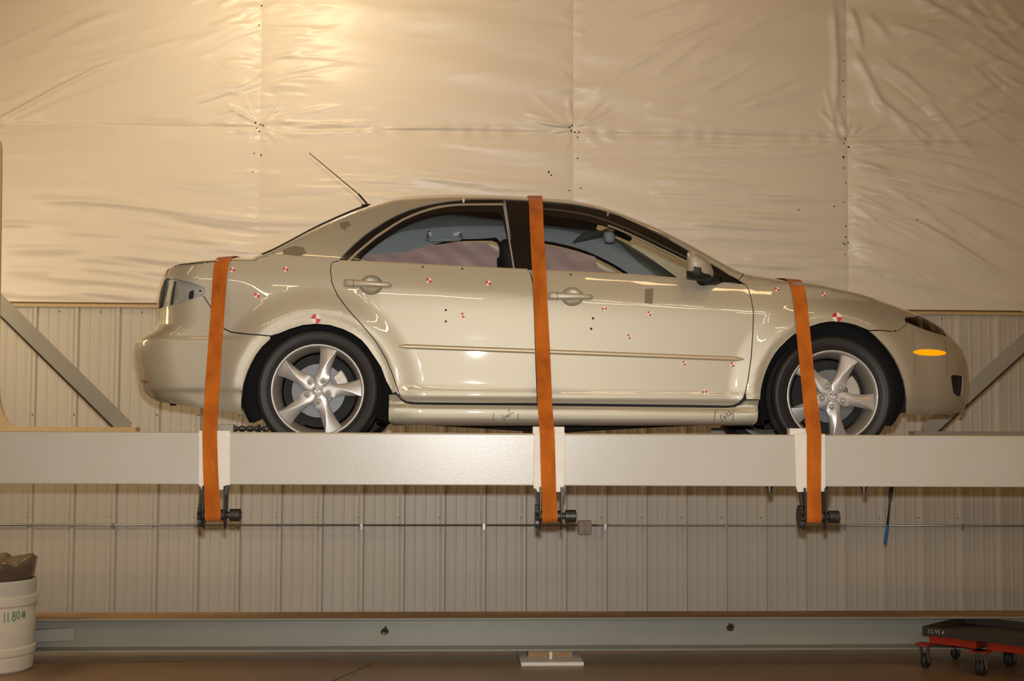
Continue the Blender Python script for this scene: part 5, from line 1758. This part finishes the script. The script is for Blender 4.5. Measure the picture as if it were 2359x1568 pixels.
for label, pts in STRAPS:
    side = []
    for col in (0, 1):
        Ys = []
        for i, r_ in enumerate(pts):
            if r_[3] == 0:
                x, z = PS(r_[col], r_[2])
                Ys.append(YC - float(W(x, z)) - (0.014 if r_[2] > 560 and r_[2] < 900 and 1200 < r_[0] < 1260 else 0.007))
            elif r_[3] in (2, 3):
                Ys.append(BY - 0.0125)
            else:
                Ys.append(None)
        # straight runs in between
        fixed_ = list(Ys)
        for i in range(len(pts)):
            if Ys[i] is None:
                a = max(j for j in range(i) if fixed_[j] is not None)
                b = min(j for j in range(i, len(pts)) if fixed_[j] is not None)
                t = (pts[i][2] - pts[a][2]) / (pts[b][2] - pts[a][2])
                Ys[i] = Ys[a] + (Ys[b] - Ys[a]) * t
                xs_, zs_ = PS(pts[i][col], pts[i][2])
                if pts[i][2] < 900 and 0.1 < float(W(xs_, zs_)):
                    Ys[i] = min(Ys[i], YC - float(W(xs_, zs_)) - 0.010)
        near = [P(r_[col], r_[2], Ys[i]) for i, r_ in enumerate(pts)]
        x0 = near[0][0]
        ztop0 = near[0][2]
        top = []
        ze = near[0][2] - 0.004
        s_n = float(prof((ztop_f(x0) - ze) / Rx(x0)))
        for k in np.linspace(1, -1, 33)[1:-1]:
            sv = 0.985 * s_n * k
            z = float(ztop_f(x0)) - float(Rx(x0)) * (1 - (1 - abs(sv) ** NP) ** (1 / NP))
            w_ = float(side_w(np.array(x0), np.array(z))) * abs(sv) * float(ends(np.array(x0), np.array(z)))
            top.append(np.array([x0, YC - math.copysign(w_, sv), z + 0.006]))
        far = [np.array([p[0], 2 * YC - p[1], p[2]]) for p in near[::-1]]
        far = [np.array([p[0], max(p[1], 2 * YC - 0.0 - p[1] if False else p[1]), p[2]]) for p in far]
        far = [p for p in far if p[2] > ZT + 0.03] + [np.array([near[-4][0], 9.0625, ZT]), np.array([near[-3][0], 9.0625, ZB])]
        # winding round the winch drum
        c_z = ZB - 0.150
        c_y = BY + 0.018
        wrap = []
        xe = near[-1][0]
        for a in np.linspace(180, 400, 16):
            wrap.append(np.array([xe, c_y + 0.0305 * math.cos(math.radians(a)), c_z + 0.0305 * math.sin(math.radians(a))]))
        side.append(far[::-1] + top[::-1] + near + wrap)
    n = len(side[0])
    L, R_ = side
    n = min(len(L), len(R_))
    # ribbon with thickness along its own normal
    v, f = [], []
    for i in range(n):
        a = (L[max(i - 1, 0)] + R_[max(i - 1, 0)]) / 2
        b = (L[min(i + 1, n - 1)] + R_[min(i + 1, n - 1)]) / 2
        t = b - a
        nn = np.cross(R_[i] - L[i], t)
        nn /= np.linalg.norm(nn) + 1e-9
        for q in (L[i], R_[i], R_[i] - nn * 0.0028, L[i] - nn * 0.0028):
            v.append(q)
    for i in range(n - 1):
        for k in range(4):
            k2 = (k + 1) % 4
            f.append((4 * i + k, 4 * i + k2, 4 * i + 4 + k2, 4 * i + 4 + k))
    f += [(3, 2, 1, 0), (4 * n - 4, 4 * n - 3, 4 * n - 2, 4 * n - 1)]
    o = obj('tie_down_strap', v, f, M['strap'], None)
    tag(o, label, 'strap', 'orange straps tying down the sedan')
    winch_x.append((L[-1][0] + R_[-1][0]) / 2)

WL = ['black strap winch under the beam below the trunk strap', 'black strap winch under the beam below the roof strap', 'black strap winch under the beam below the front wheel strap']
proto = thing('strap_winch', (winch_x[0], BY + 0.018, ZB - 0.195), WL[0], 'winch', 'strap winches under the white beam')
wx_ = winch_x[0]
cy, cz_ = BY + 0.018, ZB - 0.150
ear = [(-0.046, 0.145), (-0.047, 0.03), (-0.044, -0.01), (-0.030, -0.040), (-0.012, -0.062), (0.0, -0.068), (0.012, -0.062), (0.030, -0.040), (0.044, -0.01), (0.047, 0.03), (0.046, 0.145)]
for sx in (-0.052, 0.052):
    o = MB().prism([(cy + a, cz_ + b + 0.0) for a, b in ear], wx_ + sx, wx_ + sx + 0.009, 'x').build('side_plate', M['steel_dark'], proto)
    bevel(o, 0.002, 1)
o = MB().box((wx_ - 0.055, cy - 0.020, cz_ + 0.138), (wx_ + 0.060, cy + 0.046, cz_ + 0.1495)).build('top_plate', M['steel_dark'], proto)
bevel(o, 0.002, 1)
MB().lathe([(0.0, -0.060), (0.027, -0.060), (0.027, 0.062), (0.0, 0.062)], (wx_, cy, cz_), 'x', 28).build('drum', M['steel_dark'], proto, smooth=False)
tooth = []
for k in range(28):
    a = 2 * math.pi * k / 28
    r_ = 0.058 if k % 2 else 0.048
    tooth.append((cy + r_ * math.cos(a), cz_ + r_ * math.sin(a)))
MB().prism(tooth, wx_ - 0.072, wx_ - 0.054, 'x').build('ratchet_wheel', M['steel_dark'], proto)
MB().bar((wx_ - 0.062, cy - 0.03, cz_ + 0.055), (wx_ - 0.062, cy - 0.008, cz_ + 0.120), 0.014, 0.018, (1, 0, 0)).build('pawl', M['steel_dark'], proto)
MB().lathe([(0.016, 0.055), (0.016, 0.076), (0.030, 0.078), (0.031, 0.128), (0.026, 0.132), (0.017, 0.132), (0.017, 0.09), (0.0, 0.09)], (wx_, cy, cz_), 'x', 28).build('cap_head', M['steel_dark'], proto, smooth=False)
hx_ = wx_ + 0.105
MB().lathe([(0.0085, 0.0), (0.0085, 0.0015), (0.0, 0.002)], (hx_, cy - 0.0315, cz_), 'y', 16).build('bar_hole', M['void'], proto)
MB().bar((wx_ + 0.062, cy - 0.02, cz_ + 0.1), (wx_ + 0.072, cy - 0.02, cz_ + 0.149), 0.05, 0.012, (0, 1, 0)).build('clamp_lug', M['steel_dark'], proto)
for i in (1, 2):
    c = copy_tree(proto)
    c.location = (winch_x[i], proto.location[1], proto.location[2])
    c['label'] = WL[i]

# ------------------------------------------------------------------ I-beam along the wall foot
IB_Y = 8.6


def IB(u, off, z):
    return np.array([0, IB_Y, 0]) + _wx * u + _wn * off + np.array([0, 0, z])


ib = thing('i_beam', IB(0.4, 0.14, FLOOR), 'long grey steel I-beam lying near the floor along the wall', 'beam')
zt, zb2 = 0.302, 0.094


def ibox(u0, u1, o0, o1, z0, z1, name, mat, bev=0.003):
    pts = [IB(u, o_, z) for z in (z0, z1) for u, o_ in ((u0, o0), (u1, o0), (u1, o1), (u0, o1))]
    o = obj(name, pts, [(0, 3, 2, 1), (4, 5, 6, 7), (0, 1, 5, 4), (1, 2, 6, 5), (2, 3, 7, 6), (3, 0, 4, 7)], mat, ib)
    if bev:
        bevel(o, bev, 1)
    return o


ibox(-6, 6.5, 0.0, 0.28, zt - 0.013, zt, 'top_flange', M['ibeam'])
ibox(-6, 6.5, 0.004, 0.276, zt, zt + 0.0015, 'flange_dust', M['ibeam_dust'], 0)
ibox(-6, 6.5, 0.132, 0.146, zb2 + 0.012, zt - 0.012, 'web', M['ibeam'])
ibox(-6, 6.5, 0.0, 0.28, zb2, zb2 + 0.013, 'bottom_flange', M['ibeam'])
for u0 in (-5.5, 0.30, 5.8):
    ibox(u0 - 0.005, u0 + 0.385, -0.16, 0.40, FLOOR, FLOOR + 0.024, 'base_plate', M['plate_white'], 0.003)
    ibox(u0 + 0.05, u0 + 0.33, 0.03, 0.25, FLOOR + 0.024, zb2, 'shim_block', M['ibeam_dust'], 0)
    MB().lathe([(0.0, 0.046), (0.011, 0.044), (0.011, 0.0)], IB(u0 + 0.188, -0.04, FLOOR + 0.024), 'z', 12).build('anchor_bolt', M['plate_white'], ib)
for px, py, sd in ((886, 1453, 3), (1685, 1447, 5)):
    q = P(px, py, IB_Y + 0.13)
    rs = np.random.RandomState(sd)
    ring = []
    for k in range(22):
        a = 2 * math.pi * k / 22
        r_ = 0.020 + 0.016 * rs.rand() ** 2
        ring.append((q[0] + r_ * math.cos(a) * 1.05, q[2] + r_ * math.sin(a)))
    yq = IB((q[0]), 0.132, 0)[1]
    MB().prism(ring, yq - 0.004, yq + 0.002).build('torch_cut_hole', M['rust'], ib)
    MB().prism([(q[0] + (a - q[0]) * 0.5, q[2] + 0.003 + (b - q[2]) * 0.45) for a, b in ring], yq - 0.0055, yq).build('hole_core', M['void'], ib)
    if sd == 3:
        MB().prism([(q[0] - 0.004 + 0.010 * math.cos(a), q[2] - 0.016 + 0.012 * math.sin(a)) for a in np.linspace(0, 6.28, 11)[:-1]], yq - 0.012, yq).build('weld_bead', M['ibeam_dust'], ib)
A, B = P(-40, 1470, IB_Y - 0.02), P(171, 1458.5, IB_Y + 0.09)
MB().bar(A, B, 0.05, 0.075, (0, 1, 0)).build('angle_brace', M['ibeam'], ib)

# ------------------------------------------------------------------ tool hanging from the far beam
hd = thing('hanging_tool', P(2041, 1240, 8.98), 'long thin tool with a blue grip hanging under the platform', 'tool')
t0 = P(2055, 1085, 8.98)
t0[2] = ZB - 0.04
MB().tube([t0, P(2052, 1128, 8.98), P(2048.5, 1165, 8.98), P(2044.5, 1207, 8.98)], [0.006, 0.0075, 0.006, 0.007], 8).build('shaft', M['steel_dark'], hd, smooth=True)
MB().bar(P(2054, 1120, 8.98), P(2050.5, 1146, 8.98), 0.006, 0.028, (0, 1, 0)).build('blade', M['steel_dark'], hd)
path = [P(2044.5 - 0.135 * k * 4.6, 1207 + k * 4.6, 8.98) for k in range(11)]
MB().tube(path, [0.0085, 0.0105, 0.0095, 0.011, 0.0098, 0.0112, 0.010, 0.0112, 0.010, 0.0105, 0.007], 10).build('grip', M['blue_grip'], hd, smooth=True)

# ------------------------------------------------------------------ white plastic drum with a bag in it
DR = 0.262
DY = 8.36
DXc = P(79, 1450, DY)[0] - DR * 1.012
dr = thing('plastic_drum', (DXc, DY, FLOOR), 'white plastic drum with green handwritten numbers at the left edge', 'drum')
zr = lambda y: float(P(0, y, DY)[2])
z_top = zr(1331)
prof_d = [(0.0, FLOOR), (DR * 0.90, FLOOR), (DR * 0.955, FLOOR + 0.012), (DR * 0.975, zr(1520)), (DR * 0.978, zr(1508)), (DR * 0.970, zr(1504)), (DR * 1.008, zr(1500)), (DR * 1.014, zr(1494)), (DR * 1.012, zr(1486)), (DR * 0.975, zr(1482)), (DR * 0.985, zr(1477)), (DR * 0.99, zr(1400)),
          (DR * 0.985, zr(1396)), (DR * 0.975, zr(1392)), (DR * 1.025, zr(1387)), (DR * 1.035, zr(1376)), (DR * 1.025, zr(1369)), (DR * 0.975, zr(1366)), (DR * 0.99, zr(1360)), (DR * 1.0, zr(1340)), (DR * 1.012, zr(1334)), (DR * 1.005, z_top), (DR * 0.96, z_top), (DR * 0.95, zr(1360))]
o = MB().lathe(prof_d, (DXc, DY, 0), 'z', 64).build('drum_body', M['drum_white'], dr)
autosmooth(o, 30)


def drum_map(u_, v_, lift):
    rr = DR * 0.99 + lift
    Y = DY - rr
    for _ in range(12):
        p = P(u_, v_, Y)
        Y = 0.5 * Y + 0.5 * (DY - math.sqrt(max(0.0, rr * rr - (p[0] - DXc) ** 2)))
    return P(u_, v_, Y)


def text_lines(txt):
    out_ = []
    for chx, x0, x1, y0, y1 in txt:
        for ln in GLYPH[chx]:
            out_.append([(x0 + (x1 - x0) * a, y1 + (y0 - y1) * b) for a, b in ln])
    return out_


stroke_mesh(text_lines([('1', 7, 13, 1411, 1434), ('1', 15, 22, 1410, 1434), ('.', 23, 27, 1424, 1431), ('8', 27, 37, 1408, 1430), ('0', 37, 47, 1408, 1426), ('#', 49, 60, 1406, 1425)]), 1.7, drum_map, 0.002).build('hand_lettering', M['green_ink'], dr)

# bag of scrap film standing out of the drum
v, f = [], []
nb = 48
rings = [(0.86, -0.10), (0.90, -0.02), (0.93, 0.03), (0.97, 0.07), (1.00, 0.10), (0.92, 0.125), (0.6, 0.11), (0.25, 0.09)]
rs = np.random.RandomState(11)
ph = rs.uniform(0, 6.28, 6)
for (rr, hh) in rings:
    for k in range(nb):
        a = 2 * math.pi * k / nb
        wob = 0.5 * math.sin(3 * a + ph[0]) + 0.35 * math.sin(7 * a + ph[1] + hh * 20) + 0.25 * math.sin(13 * a + ph[2] + hh * 35)
        r_ = DR * (rr - 0.02) * (1 + 0.05 * wob * (hh > 0))
        v.append((DXc + r_ * math.cos(a), DY + r_ * math.sin(a), z_top + hh + (0.035 * wob * (hh > 0.05))))
for i in range(len(rings) - 1):
    for k in range(nb):
        k2 = (k + 1) % nb
        f.append((i * nb + k, i * nb + k2, (i + 1) * nb + k2, (i + 1) * nb + k))
f.append(tuple(range((len(rings) - 1) * nb, len(rings) * nb)))
o = obj('plastic_bag', v, f, M['bag'], None, smooth=True)
tag(o, 'crumpled clear brown plastic bag stuffed into the white drum', 'bag')

# ------------------------------------------------------------------ wheel dollies carrying a black tray
CA = P(2124.5, 1442, 8.35)
ang = math.radians(46.5)
e1 = np.array([math.cos(ang), math.sin(ang), 0])      # to the back corner
e2 = np.array([math.cos(ang - math.pi / 2), math.sin(ang - math.pi / 2), 0])   # towards the camera, right
ZTR = CA[2]
base = np.array([CA[0], CA[1], 0.0])


def CP(a, b, z):
    return base + e1 * a + e2 * b + np.array([0, 0, z])


def cbox(a0, a1, b0, b1, z0, z1, name, mat, par, bev=0.003):
    pts = [CP(a, b, z) for z in (z0, z1) for a, b in ((a0, b0), (a1, b0), (a1, b1), (a0, b1))]
    o = obj(name, pts, [(0, 1, 2, 3), (7, 6, 5, 4), (4, 5, 1, 0), (5, 6, 2, 1), (6, 7, 3, 2), (7, 4, 0, 3)], mat, par)
    if bev:
        bevel(o, bev, 1)
    return o


TL, TW = 0.62, 0.66
ty = thing('black_tray', CP(TL / 2, TW / 2, ZTR - 0.052), 'black steel tray with white painted numbers resting on red dollies', 'tray')
cbox(0.0, TL, 0.0, TW, ZTR - 0.052, ZTR - 0.046, 'tray_floor', M['tray_black'], ty, 0)
cbox(0.0, TL, 0.0, 0.006, ZTR - 0.046, ZTR, 'tray_rim', M['tray_black'], ty, 0)
cbox(0.0, TL, TW - 0.006, TW, ZTR - 0.046, ZTR, 'tray_rim', M['tray_black'], ty, 0)
cbox(0.0, 0.006, 0.006, TW - 0.006, ZTR - 0.046, ZTR, 'tray_rim', M['tray_black'], ty, 0)
cbox(TL - 0.006, TL, 0.006, TW - 0.006, ZTR - 0.046, ZTR, 'tray_rim', M['tray_black'], ty, 0)


def tray_map(u_, v_, lift):
    return CP(-lift, u_, ZTR - 0.046 + v_)


lines = []
xx = 0.035
for c_ in '33.95#':
    wd = 0.0145 if c_ != '.' else 0.006
    if c_ == '#':
        xx += 0.008
    for ln in GLYPH[c_]:
        lines.append([(xx + a * wd, 0.011 + b * 0.022) for a, b in ln])
    xx += wd + 0.004
stroke_mesh(lines, 0.0022, tray_map, 0.0012).build('painted_number', M['white_ink'], ty)


def dolly(a0, b0, label):
    """low wheel dolly: sloped red pan between two rails, four swivel casters."""
    LA, LB = 0.40, 0.30
    zt_ = ZTR - 0.052
    d = thing('wheel_dolly', CP(a0 + LA / 2, b0 + LB / 2, FLOOR), label, 'dolly', 'red dollies under the black tray')
    cbox(a0, a0 + LA, b0 + 0.0, b0 + 0.02, zt_ - 0.055, zt_, 'side_rail', M['red_paint'], d)
    cbox(a0, a0 + LA, b0 + LB - 0.02, b0 + LB, zt_ - 0.055, zt_, 'side_rail', M['red_paint'], d)
    cbox(a0, a0 + 0.02, b0 + 0.02, b0 + LB - 0.02, zt_ - 0.055, zt_ - 0.002, 'end_rail', M['red_paint'], d)
    cbox(a0 + LA - 0.02, a0 + LA, b0 + 0.02, b0 + LB - 0.02, zt_ - 0.055, zt_ - 0.002, 'end_rail', M['red_paint'], d)
    pts = [CP(a0 + 0.02, b0 + 0.02, zt_ - 0.01), CP(a0 + LA - 0.02, b0 + 0.02, zt_ - 0.01), CP(a0 + LA - 0.02, b0 + 0.11, zt_ - 0.05), CP(a0 + 0.02, b0 + 0.11, zt_ - 0.05),
           CP(a0 + LA - 0.02, b0 + 0.19, zt_ - 0.05), CP(a0 + 0.02, b0 + 0.19, zt_ - 0.05), CP(a0 + LA - 0.02, b0 + LB - 0.02, zt_ - 0.01), CP(a0 + 0.02, b0 + LB - 0.02, zt_ - 0.01)]
    obj('pan', pts, [(0, 1, 2, 3), (3, 2, 4, 5), (5, 4, 6, 7)], M['grey_paint'], d)
    for ca, cb, da, db in ((a0, b0, -1, -1), (a0 + LA, b0, 1, -1), (a0, b0 + LB, -1, 1), (a0 + LA, b0 + LB, 1, 1)):
        pa, pb = ca + da * 0.018, cb + db * 0.022
        cbox(pa - 0.045, pa + 0.045, pb - 0.045, pb + 0.045, zt_ - 0.066, zt_ - 0.055, 'corner_plate', M['red_paint'], d)
        top = zt_ - 0.066
        wc = CP(pa + 0.016, pb, FLOOR + 0.047)
        fork = MB()
        for s in (-1, 1):
            sd = e2 * s * 0.021
            fork.add([wc + sd + e1 * -0.018 + np.array([0, 0, -0.010]), wc + sd + e1 * 0.014 + np.array([0, 0, -0.010]), CP(pa + 0.022, pb, top - 0.008) + sd, CP(pa - 0.026, pb, top - 0.008) + sd,
                      wc + sd * 1.15 + e1 * -0.018 + np.array([0, 0, -0.010]), wc + sd * 1.15 + e1 * 0.014 + np.array([0, 0, -0.010]), CP(pa + 0.022, pb, top - 0.008) + sd * 1.15, CP(pa - 0.026, pb, top - 0.008) + sd * 1.15],
                     [(0, 1, 2, 3), (7, 6, 5, 4), (0, 4, 5, 1), (1, 5, 6, 2), (2, 6, 7, 3), (3, 7, 4, 0)])
        p4 = [CP(pa + 0.026 * i, pb + 0.026 * j, 0) for i, j in ((-1, -1), (1, -1), (1, 1), (-1, 1))]
        fork.add([q + np.array([0, 0, top - 0.009]) for q in p4] + [q + np.array([0, 0, top]) for q in p4], [(3, 2, 1, 0), (4, 5, 6, 7), (0, 1, 5, 4), (1, 2, 6, 5), (2, 3, 7, 6), (3, 0, 4, 7)])
        fk = fork.build('caster_fork', M['galv'], d)
        mb = MB()
        n = 24
        v, f = [], []
        pr = [(0.012, -0.016), (0.040, -0.016), (0.0462, -0.011), (0.047, 0.0), (0.0462, 0.011), (0.040, 0.016), (0.012, 0.016)]
        for k in range(n):
            a = 2 * math.pi * k / n
            for r_, t in pr:
                v.append(wc + e1 * r_ * math.cos(a) + np.array([0, 0, r_ * math.sin(a)]) + e2 * t)
        m_ = len(pr)
        for k in range(n):
            k2 = (k + 1) % n
            for j in range(m_ - 1):
                f.append((k * m_ + j, k2 * m_ + j, k2 * m_ + j + 1, k * m_ + j + 1))
            f.append((k * m_ + m_ - 1, k2 * m_ + m_ - 1, k2 * m_, k * m_))
        obj('caster_wheel', v, f, M['rubber'], fk, smooth=True)
    return d


dolly(0.05, 0.02, 'red wheel dolly under the left half of the black tray')
dolly(0.05, 0.385, 'red wheel dolly under the right half of the black tray')
